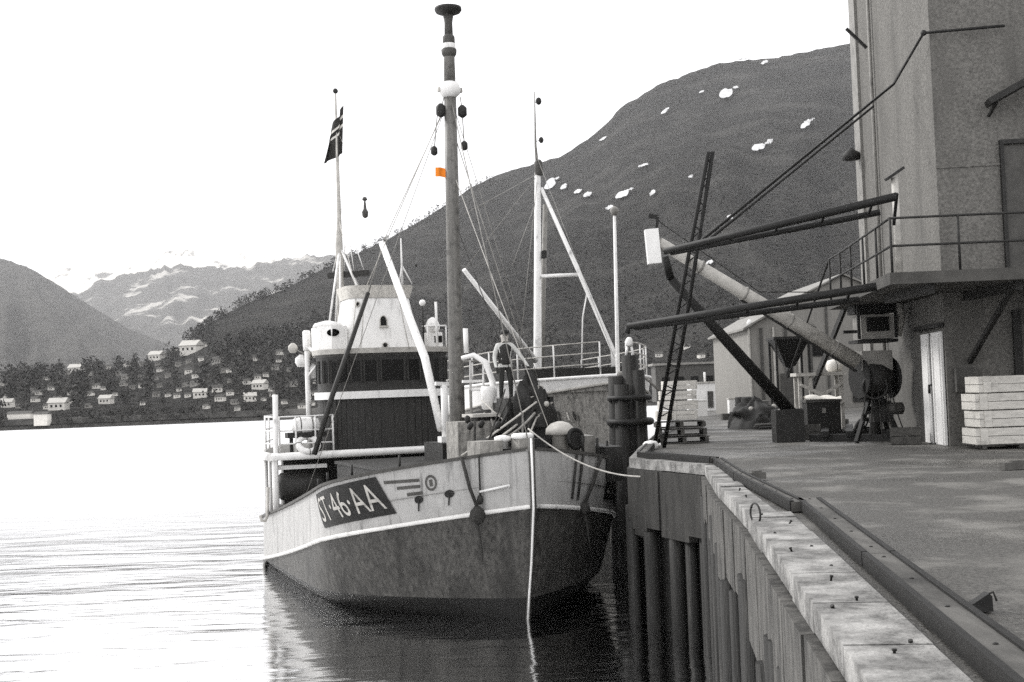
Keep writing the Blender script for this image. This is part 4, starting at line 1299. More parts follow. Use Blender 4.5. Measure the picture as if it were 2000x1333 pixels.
for k in range(7):
    c = Vector((rt.uniform(1.0, 2.6), rt.uniform(-1.7, .8), rt.uniform(3.8, 4.6)))
    MB().lathe([(.03, -.1), (.07, -.07), (.075, .05), (.03, .1)], c, 8, axis=(rt.uniform(-1, 1), rt.uniform(-1, 1), 1)).build('block', 'dark', ship)
for k in range(5):
    ss = .6 + k * .55
    p = H1.up(ss, 1.0, -1, -.12)
    MB().tube([p, p + Vector((0, 0, .45))], .04, 6).build('stanchion', 'dark', ship)
for k in range(4):
    p = H1.up(1.2 + k * 1.1, 1.0, 1, -.12)
    MB().tube([p, p + Vector((0, 0, .3))], .03, 6).build('belaying_pin', 'dark', ship)
MB().box((1.7, -.1, 3.75), (.7, .9, .7)).build('chain_stopper', 'dark', ship)
MB().lathe([(.18, 0), (.12, .1), (.11, .35), (.18, .45), (.18, .5)], (.9, .1, 3.4), 12).build('capstan', 'dark', ship)
for a_, b_ in ((420, (2.4, -1.0, 4.9)),):
    wire(mpt(mz(a_)), b_, .012, 'dark')
# anchor line and short white step by the stem
wire(H1.up(-.05, 1.02, 1, .05), H1.up(-.02, .3, 1, .05), .022, 'tarrope', ship, 'anchor_line')
MB().tube([H1.up(-.02, .38, 1, .06), H1.up(-.4, .42, 1, .06)], .03, 6).build('step_bar', 'white', ship)
MB().lathe([(.05, -.1), (.08, 0), (.05, .1)], H1.up(-.02, .24, 1, .08), 8).build('line_weight', 'dark', ship)
for ss in (.25, .42):
    wire(H1.up(ss, 1.0, -1, .05), H1.up(ss - .1, .15, -1, .05), .03, 'tarrope', ship, 'bow_line')

# ---- fenders hanging over the bow: things of their own
M1 = inv1.inverted()
def fender(name, label, a, b_, ball, side):
    A, B_ = M1 @ a, M1 @ b_
    th = thing(name, label, 'fender', B_)
    MB().tube([A - B_, (A - B_) * .5 + Vector((0, 0, -.03)), Vector((0, 0, ball))], .042, 7).build('lanyard', 'tarrope', th)
    MB().lathe([(.04, -ball * 1.05), (ball * .7, -ball * .75), (ball, -.1 * ball), (ball * .8, ball * .6), (.06, ball * 1.1)], (0, 0, 0), 12).build('ball', 'tarrope', th)
    MB().tube([(0, 0, -ball), (.06, .0, -ball - .5), (.09, 0, -ball - .9)], [.035, .028, .012], 6).build('tail', 'tarrope', th)
fender('rope_fender', 'dark ball fender hanging on a thick rope over the pale bow between emblem and stem', H1.up(.17, 1.03, 1, .1), H1.up(.02, -.02, 1, .16), .19, 1)
fender('rope_fender', 'dark fender hanging on the shaded quay side of the bow', H1.up(.95, 1.02, -1, .1), H1.up(.45, .0, -1, .14), .13, -1)

# mooring rope from the bow to the quay corner
p0 = M1 @ Vector((-.1, -.15, 4.35)); p1 = Vector((2.95, 26.55, 3.28))
th = thing('mooring_rope', 'pale mooring rope sagging from the bow to the quay wall', 'rope', p1)
MB().tube([p - p1 for p in sag(p0, p1, .33, 18)], .017, 7).build('line', 'rope', th)
MB().tube([(0, 0, 0), (.28, -.2, -.1)], .03, 6).build('tail', 'rope', th)

# life saving gear on the boat deck
p = M1 @ Vector((10.98, 2.75, BDZ + .42))
th = thing('lifebuoy', 'white lifebuoy hung flat on the boat deck railing', 'lifebuoy', p, PI / 2 + TH1)
MB().torus((0, 0, 0), .3, .1, (-.75, 0, .66), 22, 10).build('ring', 'white', th)
for a in (0, PI / 2, PI, 1.5 * PI):
    q = Vector((-.75, 0, .66)).to_track_quat('Z', 'Y').to_matrix() @ Vector((math.cos(a) * .3, math.sin(a) * .3, 0))
    MB().torus(q, .103, .012, Vector((-.75, 0, .66)).cross(q), 12, 5).build('band', 'darkgrey', th)
p = M1 @ Vector((11.3, 2.75, BDZ + .9))
th = thing('life_raft', 'white humped life raft canister in a cradle above the lifebuoy', 'life raft', p, PI / 2 + TH1)
MB().lathe([(.1, -.44), (.2, -.38), (.27, -.15), (.29, .1), (.22, .36), (.1, .44)], (0, 0, .08), 14, axis=(0, 1, 0)).build('canister', 'white', th)
MB().box((0, 0, -.2), (.5, 1.2, .16)).build('cradle', 'dark', th)
for y in (-.45, .45):
    MB().box((0, y, -.56), (.1, .1, .62)).build('cradle_leg', 'dark', th)
for y in (-.3, .3):
    MB().torus((0, y * .6, .08), .285, .014, (0, 1, 0), 20, 5).build('strap', 'darkgrey', th)

# ================================================================== SECOND SHIP
TH2 = R(20.5)
b2 = Vector((3.35, 42.6, 0))
ship2 = thing('trawler', 'pale hulled trawler with white tripod mast lying behind the fishing vessel', 'ship', b2, PI / 2 + TH2)
inv2 = (Matrix.Translation(b2) @ Matrix.Rotation(PI / 2 + TH2, 4, 'Z')).inverted()
def L2(px, py, Y): return inv2 @ at(px, py, Y)
H2 = Hull([(2.2, .9, 8, 1.2, -1.3, 0, 0), (3.2, .3, 7.5, 1.0, 0, 0, 0), (3.35, -.3, 6.5, .95, 2.6, -.06, 0), (3.45, -.75, 6.0, .85, 5.3, -.16, .006), (3.45, -.85, 5.8, .85, 5.62, -.03, 0)], 27, 12, 17)
hull_parts(H2, ship2, [('hull_bottom', 0, 2, 'boot', 5), ('hull_side', 2, 3, 'midgrey', 4), ('bulwark', 3, 4, 'white', 2)])
for sd_ in (1, -1):
    MB().tube([H2.up(-.8 + 27 * (k / 60) ** 1.8, 1, sd_, .0) for k in range(61)], .06, 7).build('cap_rail', 'white', ship2)
    MB().tube([H2.up(-.75 + 27 * (k / 60) ** 1.8, 0, sd_, .03) for k in range(61)], .05, 7).build('rubbing_strake', 'lightgrey', ship2)
    rp = [H2.up(ss, 1, sd_, -.12) for ss in (-.4, .9, 2.2, 3.6, 5.0, 6.5, 8.2, 10)]
    for q in rp:
        MB().tube([q, q + Vector((0, 0, 1.15))], .03, 6).build('rail_post', 'whitepole', ship2)
    for h in (.4, .78, 1.15):
        MB().tube([q + Vector((0, 0, h)) for q in rp], .024, 6).build('rail', 'lightgrey', ship2)
MB().grid(deckf(H2, .5, -.5, 26.8), 40, 4).build('deck', 'deck', ship2)
MB().prism([(3.0, -2.0), (3.0, 2.0), (11, 2.4), (11, -2.4)], 4.6, 6.0).build('hatch_coaming', 'dark', ship2)
bd = MB().grid(lambda u, v: H2.up(lerp(6.4, 3.3, u), lerp(-.38, -.02, v), 1, .03, -3, -2) + Vector((0, 0, 0)), 14, 4)
bd = MB().grid(lambda u, v: H2.up(lerp(6.6, 3.2, u), lerp(.60, .93, v), 1, .03, -3, -2), 14, 4).build('registration_board', 'black', ship2)
mapped_text('T O', lambda u, v: H2.up(lerp(5.6, 3.5, u), lerp(.64, .89, v), 1, .045, -3, -2), 'lettering', 'lightgrey', bd)
# anchor in its pocket, stem fender
MB().tube([(-.85, 0, 5.75), (-.75, 0, 5.3), (-.3, 0, 2.6), (.3, 0, 0)], .1, 8).build('stem', 'grey', ship2)
MB().lathe([(.3, -.5), (.42, -.4), (.45, 0), (.42, .4), (.3, .5)], (-.95, -.25, 5.15), 14, axis=(0, 0, 1)).build('bow_fender', 'rubber', ship2)
# tripod mast
m2b, m2t = L2(1050, 742, 49), L2(1050, 330, 49)
tm = MB().tube([(m2b.x, m2b.y, 4.9), m2b, m2t], [.17, .17, .12], 12).build('mast', 'whitepole', ship2)
MB().tube([m2t, L2(1046, 285, 49), L2(1044, 180, 49)], [.08, .05, .02], 8).build('topmast', 'grey', tm)
for px, py, r_ in ((1052, 198, .12), (1057, 274, .1)):
    c = L2(px, py, 49); k_ = MB().ball(c, r_, 10, 1.3).build('mast_lamp', 'dark', tm)
    MB().tube([c, L2(1045, py + 3, 49)], .015, 5).build('bracket', 'grey', k_)
MB().lathe([(.12, -.25), (.17, -.2), (.17, .3), (.1, .4)], L2(1052, 332, 49), 10).build('mast_band', 'darkgrey', tm)
MB().tube([(m2b.x + .6, m2b.y - .35, 4.9), L2(1065, 400, 49.6)], [.12, .1], 10).build('rear_leg', 'grey', tm)
lb2 = L2(1197, 684, 47)
leg2 = MB().tube([L2(1057, 368, 49), L2(1130, 530, 48), lb2, (lb2.x, lb2.y, 5.1)], [.075, .09, .09, .09], 10).build('mast_leg', 'whitepole', tm)
MB().tube([L2(1052, 540, 49), L2(1130, 537, 48)], .075, 8).build('cross_brace', 'whitepole', tm)
MB().tube([L2(1146, 575, 47.9), L2(1138, 620, 47.8), (L2(1134, 730, 47).x, L2(1134, 730, 47).y, 5.2)], .03, 6).build('hanging_pole', 'whitepole', tm)
MB().beam(L2(1062, 505, 49), L2(1062, 490, 49), .3, .12).build('mast_fitting', 'dark', tm)
# boom
MB().tube([L2(1047, 706, 48.6), L2(906, 527, 46)], [.12, .085], 10).build('derrick_boom', 'white', ship2)
# white pole with cowl near the bow
pw0, pw1 = L2(1207, 735, 44.0), L2(1200, 416, 44.0)
pl = MB().tube([(pw0.x, pw0.y, 5.1), pw0, pw1], [.08, .075, .055], 10).build('signal_pole', 'whitepole', ship2)
MB().lathe([(.08, -.1), (.14, 0), (.17, .1), (.1, .2), (.03, .24)], pw1, 10).build('pole_cap', 'grey', pl)
for a_, b_, r_ in (((1050, 340, 49), (905, 420, 40), .014), ((1050, 345, 49), (1010, 735, 46), .012), ((1046, 300, 49), (1200, 700, 44), .01), ((906, 528, 46), (1048, 345, 49), .012), ((1000, 520, 46), (1045, 400, 48.8), .012)):
    MB().tube([L2(*a_), L2(*b_)], r_, 5).build('stay', 'grey', ship2)
# forestays and lines coming down to the fore ship's port bow
for k_, (a_, b_) in enumerate((((1072, 742, 45), (1095, 822, 42.5)), ((1086, 740, 45), (1112, 822, 42.4)), ((1098, 736, 45), (1124, 820, 42.3)))):
    MB().tube([L2(*a_), L2(*b_)], .035, 6).build('mooring_line', 'tarrope' if k_ != 1 else 'rope', ship2)

# dolphin between the trawler and the quay
dp = Vector((3.45, 36.2, 0))
th = thing('mooring_dolphin', 'cluster of dark mooring piles with a small white lantern stand on top', 'mooring dolphin', dp)
for x, y, r_, zt in ((0, 0, .25, 6.15), (-.42, .1, .24, 5.55), (-.3, -.3, .22, 5.3), (.2, -.2, .2, 5.7), (.1, .35, .22, 5.4)):
    MB().tube([(x * 1.3, y * 1.3, -2), (x, y, zt)], [r_ * 1.1, r_], 10).build('pile', 'pile', th)
MB().torus((-.06, 0, 4.9), .58, .09, (0, 0, 1), 22, 8).build('wire_band', 'black', th)
MB().torus((-.06, 0, 4.2), .6, .11, (0, 0, 1), 22, 8).build('wire_band', 'black', th)
for dx, dz in ((-.12, 0), (.12, 0)):
    MB().tube([(dx, 0, 6.1), (dx * .4, 0, 6.45)], .04, 6).build('lantern_leg', 'white', th)
MB().lathe([(.09, 0), (.11, .05), (.1, .2), (.04, .27)], (0, 0, 6.42), 10).build('lantern', 'white', th)
MB().tube([(.2, -.1, 5.6), (.5, -.1, 5.4), (.9, -.1, 5.0)], .04, 6).build('chain', 'grey', th)

# ================================================================== PERSON ON THE FOREDECK
PST = M1 @ Vector((2.95, -.78, 4.94))
def person(loc, rz):
    m_ = bpy.data.materials.new('dark_vest_light_sleeves')
    m_.use_nodes = True
    t = m_.node_tree; bs = t.nodes['Principled BSDF']; bs.inputs['Roughness'].default_value = .85
    tc = t.nodes.new('ShaderNodeTexCoord'); sp = t.nodes.new('ShaderNodeSeparateXYZ')
    t.links.new(tc.outputs['Object'], sp.inputs[0])
    rp = t.nodes.new('ShaderNodeValToRGB'); rp.color_ramp.interpolation = 'CONSTANT'
    cr_ = rp.color_ramp
    cr_.elements[0].color = (.02, .02, .018, 1)
    cr_.elements[1].position = .47; cr_.elements[1].color = (.5, .5, .48, 1)
    e = cr_.elements.new(.795); e.color = (.42, .40, .37, 1)
    mr = t.nodes.new('ShaderNodeMath'); mr.operation = 'DIVIDE'; mr.inputs[1].default_value = 1.9
    t.links.new(sp.outputs['Z'], mr.inputs[0]); t.links.new(mr.outputs[0], rp.inputs[0])
    t.links.new(rp.outputs[0], bs.inputs['Base Color'])
    th = thing('person', 'person in cap, dark vest and light sleeves standing on the windlass, arm reaching down', 'person', loc, rz)
    J = {'pel': (0, 0, .98), 'wai': (0, .0, 1.12), 'che': (0, .01, 1.34), 'nec': (0, 0, 1.52), 'chin': (0, -.03, 1.58), 'hd': (0, -.035, 1.68), 'crn': (0, -.02, 1.79),
         'lsh': (.19, .0, 1.44), 'lel': (.36, -.06, 1.23), 'lwr': (.47, -.22, 1.02), 'lhn': (.5, -.28, .96),
         'rsh': (-.19, 0, 1.44), 'rel': (-.27, .02, 1.15), 'rwr': (-.27, -.13, .93), 'rhn': (-.26, -.19, .86),
         'lhi': (.1, 0, .92), 'lkn': (.12, -.04, .5), 'lan': (.13, .02, .09), 'lto': (.15, -.14, .04),
         'rhi': (-.1, 0, .92), 'rkn': (-.12, -.03, .5), 'ran': (-.13, .03, .09), 'rto': (-.15, -.13, .04)}
    rad = {'pel': .15, 'wai': .14, 'che': .165, 'nec': .07, 'chin': .085, 'hd': .115, 'crn': .09, 'lsh': .085, 'lel': .058, 'lwr': .036, 'lhn': .04, 'rsh': .085, 'rel': .058, 'rwr': .036, 'rhn': .04,
           'lhi': .105, 'lkn': .07, 'lan': .05, 'lto': .042, 'rhi': .105, 'rkn': .07, 'ran': .05, 'rto': .042}
    E = [('pel', 'wai'), ('wai', 'che'), ('che', 'nec'), ('nec', 'chin'), ('chin', 'hd'), ('hd', 'crn'), ('che', 'lsh'), ('lsh', 'lel'), ('lel', 'lwr'), ('lwr', 'lhn'), ('che', 'rsh'), ('rsh', 'rel'), ('rel', 'rwr'), ('rwr', 'rhn'),
         ('pel', 'lhi'), ('lhi', 'lkn'), ('lkn', 'lan'), ('lan', 'lto'), ('pel', 'rhi'), ('rhi', 'rkn'), ('rkn', 'ran'), ('ran', 'rto')]
    ks = list(J)
    vs = [J[k_] for k_ in ks]; es = [(ks.index(a), ks.index(b_)) for a, b_ in E]
    # fingers
    R_ = [rad[k_] for k_ in ks]
    for hn, wr in (('lhn', 'lwr'), ('rhn', 'rwr')):
        h = Vector(J[hn]); d = (h - Vector(J[wr])).normalized(); sd_ = d.cross(Vector((0, 0, 1))).normalized()
        for i, ln in ((-1.5, .055), (-.5, .07), (.5, .075), (1.5, .065)):
            a = len(vs)
            vs.append(tuple(h + d * .045 + sd_ * i * .017)); vs.append(tuple(h + d * (.045 + ln * .6) + sd_ * i * .018 - Vector((0, 0, .02)))); vs.append(tuple(h + d * (.04 + ln) + sd_ * i * .018 - Vector((0, 0, .05))))
            R_ += [.01, .009, .008]
            es += [(ks.index(hn), a), (a, a + 1), (a + 1, a + 2)]
        a = len(vs); vs.append(tuple(h + sd_ * (.045 if hn[0] == 'l' else -.045) + d * .01)); vs.append(tuple(h + sd_ * (.05 if hn[0] == 'l' else -.05) + d * .05)); R_ += [.011, .009]
        es += [(ks.index(hn), a), (a, a + 1)]
    me = bpy.data.meshes.new('body'); me.from_pydata(vs, es, []); me.update()
    o = bpy.data.objects.new('body', me); C.objects.link(o); o.parent = th
    md = o.modifiers.new('skin', 'SKIN')
    if not me.skin_vertices: me.skin_vertices.new() if hasattr(me.skin_vertices, 'new') else None
    lay = me.skin_vertices[0].data
    for i, r_ in enumerate(R_):
        lay[i].radius = (r_, r_); lay[i].use_root = (i == 0)
    md.use_smooth_shade = True
    sb = o.modifiers.new('sub', 'SUBSURF'); sb.levels = 1; sb.render_levels = 2
    me.materials.append(m_)
    vg = MB()
    vg.lathe([(.165, .96), (.18, 1.0), (.172, 1.12), (.19, 1.3), (.2, 1.4), (.14, 1.47), (.09, 1.5)], (0, 0.005, 0), 18, sx=1.0, sy=.86)
    vg.build('vest', 'dark', th)
    hz = 1.0
    MB().lathe([(.1, 1.735), (.112, 1.75), (.108, 1.8), (.08, 1.85), (.02, 1.87)], (0, -.03, 0), 16, sy=1.1).build('cap', 'dark', th)
    MB().add([(-.09, -.11, 1.742), (.09, -.11, 1.742), (.06, -.2, 1.725), (-.06, -.2, 1.725), (-.09, -.11, 1.755), (.09, -.11, 1.755), (.06, -.2, 1.738), (-.06, -.2, 1.738)],
             [(0, 3, 2, 1), (4, 5, 6, 7), (0, 1, 5, 4), (1, 2, 6, 5), (2, 3, 7, 6), (3, 0, 4, 7)]).build('cap_peak', 'dark', th)
    MB().add([(-.014, -.128, 1.655), (.014, -.128, 1.655), (0, -.158, 1.655), (0, -.13, 1.705)], [(0, 2, 3), (2, 1, 3), (0, 1, 2)]).build('nose', 'skin', th)
    for x in (-.036, .036):
        MB().ball((x, -.125, 1.7), .011, 8).build('eye', 'dark', th)
    MB().beam((-.025, -.126, 1.62), (.025, -.126, 1.62), .012, .008).build('mouth', 'darkgrey', th)
    for x in (-.1, .1):
        MB().ball((x, -.02, 1.685), .03, 8, 1.2, .4, 1).build('ear', 'skin', th)
person(PST, R(12))

# ================================================================== CRATES
def crate_meshes(w_, d_, h_, m_, tag_):
    bw_ = .022
    out = {}
    g_ = MB()
    out['side_board'] = (MB().box((0, 0, 0), (w_, bw_, h_ * .46)).mesh('side_board_' + tag_))
    out['end_board'] = (MB().box((0, 0, 0), (bw_, d_ - 2 * bw_, h_ * .46)).mesh('end_board_' + tag_))
    out['batten'] = (MB().box((0, 0, 0), (w_ * .09, bw_, h_ * .99)).mesh('batten_' + tag_))
    out['bottom_board'] = (MB().box((0, 0, 0), (w_ - .05, d_ / 3 - .012, .02)).mesh('bottom_board_' + tag_))
    for me in out.values(): me.materials.append(M[m_])
    return out
def crate(ms_, w_, d_, h_, loc, rz, label, group):
    th = thing('crate', label, 'crate', loc, rz, group)
    bw_ = .022
    for sy in (-1, 1):
        for k_ in (0, 1):
            mesh_part(ms_['side_board'], 'side_board', th, (0, sy * (d_ / 2 - bw_ / 2), h_ * (.25 + .5 * k_)))
            mesh_part(ms_['end_board'], 'end_board', th, (sy * (w_ / 2 - bw_ / 2), 0, h_ * (.25 + .5 * k_)))
        for sx in (-1, 1):
            mesh_part(ms_['batten'], 'batten', th, (sx * w_ * .4, sy * (d_ / 2 + bw_ / 2), h_ / 2))
    for k_ in (-1, 0, 1):
        mesh_part(ms_['bottom_board'], 'bottom_board', th, (0, k_ * d_ / 3, .012))
    return th
cm = crate_meshes(1.75, .85, .355, 'cratew', 'big')
base = gz(1940, 873)
OL = ['topmost', 'second from the top', 'third from the top', 'bottom']
for k_ in range(4):
    crate(cm, 1.75, .85, .355, (base.x + .28 + rq.uniform(-.05, .05) - .03 * k_ + .05, base.y - .35 + rq.uniform(-.04, .04), QZ + .012 + .085 + (3 - k_) * .372), rq.uniform(-.03, .03),
          'pale wooden fish crate, %s in the stack against the warehouse front' % OL[k_], 'crates stacked against the warehouse')
th = thing('pallet', 'low dark pallet under the crate stack by the warehouse', 'pallet', (base.x + .3, base.y - .35, QZ))
for x in (-.8, 0, .8): MB().box((x, 0, .04), (.1, .95, .06)).build('bearer', 'palletw', th)
for k_ in range(5): MB().box((0, -.4 + k_ * .2, .083), (1.9, .15, .02)).build('slat', 'palletw', th)
# fishing boxes near the quay corner
cs = crate_meshes(.72, .55, .25, 'cratew', 'fish'); ce = crate_meshes(.36, .55, .25, 'tarp', 'fish_end')
sb_ = Vector((4.65, 34.6, QZ))
ORD = ['bottom', 'second from the bottom', 'third from the bottom', 'topmost']
for k_ in range(4):
    z = QZ + .66 + k_ * .278
    crate(cs, .72, .55, .25, (sb_.x + .08 + .015 * k_ + rq.uniform(-.02, .02), sb_.y, z), rq.uniform(-.05, .05), 'grey wooden fish box, %s in the wide column on the dark pallets' % ORD[k_], 'fish boxes stacked on pallets at the quay corner')
    crate(ce, .36, .55, .25, (sb_.x - .5 + .06 * k_ + rq.uniform(-.02, .02), sb_.y - .03, z), rq.uniform(-.05, .05), 'pale narrow fish box, %s in the narrow column on the dark pallets' % ORD[k_], 'fish boxes stacked on pallets at the quay corner')
PL = ['bottom', 'middle', 'top']
for k_ in range(3):
    th = thing('pallet', 'dark weathered pallet, %s of three below the fish boxes' % PL[k_], 'pallet', (sb_.x + .02 - .03 * k_, sb_.y - .05, QZ + k_ * .215), rq.uniform(-.04, .04), 'dark pallets below the fish boxes')
    for x in (-.62, 0, .62): MB().box((x, 0, .095), (.1, .85, .13)).build('bearer', 'palletw', th)
    for j in range(5):
        MB().box((0, -.36 + j * .18, .175), (1.42 - .08 * k_, .13, .022)).build('slat', 'palletw', th)
    for j in range(3): MB().box((0, -.36 + j * .36, .018), (1.42 - .08 * k_, .13, .022)).build('slat', 'palletw', th)

# ================================================================== SHEDS AND CLUTTER ALONG THE QUAY
def shed(name, label, x0, x1, y0, dep, ze, zr, m_, posts=0, grp=None, rz=0.0):
    th = thing(name, label, 'shed', ((x0 + x1) / 2, y0, QZ), rz, grp)
    W, he, hr = (x1 - x0), ze - QZ, zr - QZ
    MB().add([(-W / 2, 0, -.05), (W / 2, 0, -.05), (W / 2, 0, he), (0, 0, hr), (-W / 2, 0, he), (-W / 2, dep, -.05), (W / 2, dep, -.05), (W / 2, dep, he), (0, dep, hr), (-W / 2, dep, he)],
             [(0, 1, 2, 3, 4), (6, 5, 9, 8, 7), (0, 4, 9, 5), (1, 6, 7, 2)]).build('wall', m_, th)
    o = .25
    sl = (hr - he) / (W / 2)
    g_ = MB()
    for sd_ in (-1, 1):
        a = Vector((sd_ * (W / 2 + o), -o, he - o * sl + .03)); b_ = Vector((0, -o, hr + .03))
        up = Vector((0, 0, .1)); dy = Vector((0, dep + 2 * o, 0))
        vs = [a, b_, b_ + dy, a + dy, a + up, b_ + up, b_ + dy + up, a + dy + up]
        g_.add(vs, [(0, 1, 2, 3), (4, 7, 6, 5), (0, 4, 5, 1), (1, 5, 6, 2), (2, 6, 7, 3), (3, 7, 4, 0)])
    g_.build('roof', 'grey', th)
    for k_ in range(posts):
        x = lerp(-W / 2 + .05, W / 2 - .05, k_ / max(1, posts - 1))
        MB().box((x, -.04, he / 2), (.09 + .04 * (k_ % 2), .07, he)).build('wall_post', 'darkgrey' if k_ % 2 else 'lightgrey', th)
    return th
sA = at(1462, 700, 58).x; sB = at(1586, 700, 58).x
th = shed('shed', 'pale board shed with upright posts and low gable beside the hopper', sA, sB, 58, 10, at(1500, 640, 58).z, at(1520, 606, 58).z, 'walll', 6)
MB().box(((at(1545, 735, 58).x - (sA + sB) / 2), -.05, 1.0), (1.0, .08, 2.0)).build('door', 'darkgrey', th)
MB().lathe([(.1, 0), (.14, .15), (.05, .3)], (-1.4, -.1, at(1500, 640, 58).z - QZ + .1), 10).build('lamp', 'white', th)
sA, sB = at(1545, 700, 72).x, at(1760, 700, 72).x
th = shed('shed', 'taller pale shed with long sloping roof behind the crane jib', sA, sB, 72, 14, at(1600, 590, 72).z, at(1660, 538, 72).z, 'walll', 4)
MB().box((1.0, -.05, 1.6), (1.4, .1, 2.6)).build('door', 'dark', th)
for x in (-1.6, 2.4):
    MB().box((x, -.04, 3.4), (.8, .08, .7)).build('window', 'glass', th)
hx = at(1383, 760, 76)
th = thing('hut', 'small white hut with dark doorway far along the quay', 'hut', (hx.x, 76, QZ))
MB().box((0, 1, .85), (2.05, 2, 1.75)).build('wall', 'white', th)
MB().box((.12, -.03, .7), (.34, .08, 1.0)).build('door', 'darkgrey', th)
MB().box((0, 1, 1.76), (2.2, 2.2, .09)).build('roof', 'lightgrey', th)
MB().tube([(-.1, .5, 1.75), (-.1, .5, 2.4)], .07, 8).build('stove_pipe', 'white', th)
x0, x1 = at(1280, 720, 128).x, at(1460, 720, 128).x
th = thing('harbour_shed', 'long low dark shed across the end of the quay', 'shed', ((x0 + x1) / 2, 128, QZ))
MB().box((0, 2, (at(1360, 712, 128).z - QZ) / 2), (x1 - x0, 4, at(1360, 712, 128).z - QZ)).build('wall', 'darkgrey', th)
MB().box((0, 2, at(1360, 712, 128).z - QZ + .12), (x1 - x0 + .6, 4.6, .22)).build('roof', 'grey', th)
for k_ in range(6):
    MB().box(((k_ - 2.5) * 1.5, -.03, 2.2), (.8, .06, .7)).build('window', 'glass', th)

# hopper on legs
hp = Vector((at(1541, 690, 46).x, 46, QZ))
th = thing('hopper', 'black funnel shaped hopper standing on thin legs in front of the shed', 'hopper', hp)
zt = at(1541, 664, 46).z - QZ; zb = at(1541, 716, 46).z - QZ
g_ = MB()
g_.box((0, 0, (zt + zb) / 2), (.36, .36, zt - zb), 0, 3.6)
g_.build('funnel', 'black', th)
MB().box((0, 0, zt + .05), (1.4, 1.4, .1)).build('rim', 'dark', th)
for sx in (-1, 1):
    for sy in (-1, 1):
        MB().beam((sx * .6, sy * .6, .0), (sx * .6, sy * .6, zt), .08, .08).build('leg', 'dark', th)
MB().tube([(0, 0, zb + .05), (0, 0, zb - .4)], .14, 10).build('spout', 'dark', th)

# trestle with tarpaulin
tp0 = Vector((at(1600, 780, 37).x, 37, QZ))
th = thing('trestle', 'pale timber trestle table with a diagonal brace under the crane jib', 'trestle', tp0)
for sx in (-.62, -.3, .62):
    MB().beam((sx, -.25, 0), (sx, -.25, 1.75), .1, .1).build('leg', 'crate', th)
MB().beam((-.62, .3, 0), (-.62, .3, 1.75), .1, .1).build('leg', 'crate', th)
MB().beam((.62, .3, 0), (.62, .3, 1.75), .1, .1).build('leg', 'crate', th)
MB().box((0, 0, 1.8), (1.5, .8, .1)).build('top', 'crate', th)
MB().beam((-.62, -.32, 1.5), (.6, -.32, .9), .08, .09).build('brace', 'crate', th)
MB().beam((.6, -.33, 1.5), (-.2, -.33, 1.05), .08, .09).build('brace', 'crate', th)
th = thing('canvas_bundle', 'small white canvas bundle lying on the trestle table', 'bundle', tp0 + Vector((.5, 0, 1.85)))
MB().lathe([(.1, -.24), (.2, -.16), (.22, 0), (.18, .17), (.08, .25)], (0, 0, .17), 10, axis=(1, .2, .1)).build('canvas', 'tarp', th)
MB().torus((0, 0, .17), .215, .012, (1, .2, .1), 14, 5).build('lashing', 'tarrope', th)
bx0 = Vector((at(1605, 820, 35.3).x, 35.3, QZ))
th = thing('tool_chest', 'dark timber chest standing below the trestle', 'chest', bx0)
MB().box((0, 0, .5), (.95, .6, .98)).build('body', 'dark', th)
MB().box((0, 0, 1.03), (1.02, .66, .08)).build('lid', 'darkgrey', th)
MB().box((0, -.32, .75), (.1, .04, .14)).build('hasp', 'grey', th)
th = thing('tarpaulin', 'bright white folded tarpaulin lying askew on the dark chest', 'tarpaulin', bx0 + Vector((.02, 0, 1.075)), -.15)
g_ = MB()
g_.grid(lambda u, v: (lerp(-.48, .52, u), lerp(-.38, .3, v), .1 + .05 * math.sin(u * 7) * math.sin(v * 5) - .06 * u - .1 * max(0, abs(v - .5) - .4) * 6), 14, 10)
g_.grid(lambda u, v: (lerp(-.48, .52, u), lerp(-.38, .3, v), .0), 2, 2)
g_.grid(lambda u, v: (lerp(-.48, .52, u), -.38, lerp(0, .1 + .05 * math.sin(u * 7) * 0 - .06 * u - .06, v)), 14, 2)
g_.build('sheet', 'tarp', th)
pb_ = gz(1596, 846)
th = thing('paint_box', 'light grey tin box on the quay by the crane legs', 'box', (pb_.x, pb_.y, QZ))
MB().box((0, 0, .2), (.62, .4, .38)).build('body', 'lightgrey', th)
MB().box((0, 0, .41), (.66, .44, .05)).build('lid', 'lightgrey', th)
MB().tube([(-.1, -.23, .3), (0, -.26, .3), (.1, -.23, .3)], .015, 5).build('handle', 'dark', th)
ct = gz(1545, 850)
th = thing('hand_cart', 'low hand cart with two dark wheels beside the black boom', 'cart', (ct.x, ct.y, QZ), .35)
MB().box((0, 0, .3), (.6, .4, .07)).build('bed', 'lightgrey', th)
MB().box((0, .18, .42), (.6, .03, .2)).build('side_board', 'lightgrey', th)
for x in (-.32, .32):
    k_ = MB().torus((x, -.05, .2), .16, .045, (1, .1, 0), 16, 7).build('wheel', 'rubber', th)
    MB().lathe([(.12, -.03), (.12, .03)], (x, -.05, .2), 12, axis=(1, .1, 0)).build('disc', 'dark', k_)
MB().tube([(-.3, 0, .32), (-.62, -.1, .5)], .025, 6).build('handle', 'dark', th)
sk = gz(1512, 822)
th = thing('sack', 'pale lumpy sack lying on the quay beside the hand cart', 'sack', (sk.x, sk.y, QZ))
MB().lathe([(.06, -.34), (.17, -.26), (.2, -.05), (.18, .15), (.2, .26), (.05, .36)], (0, 0, .18), 12, axis=(1, .2, 0.03)).build('bag', 'lightgrey', th)
MB().lathe([(.03, 0), (.07, .08)], (.34, .07, .19), 8, axis=(1, .2, .1)).build('tied_neck', 'lightgrey', th)
bu = gz(1512, 806)
th = thing('bucket', 'white bucket standing behind the sack', 'bucket', (bu.x, bu.y, QZ))
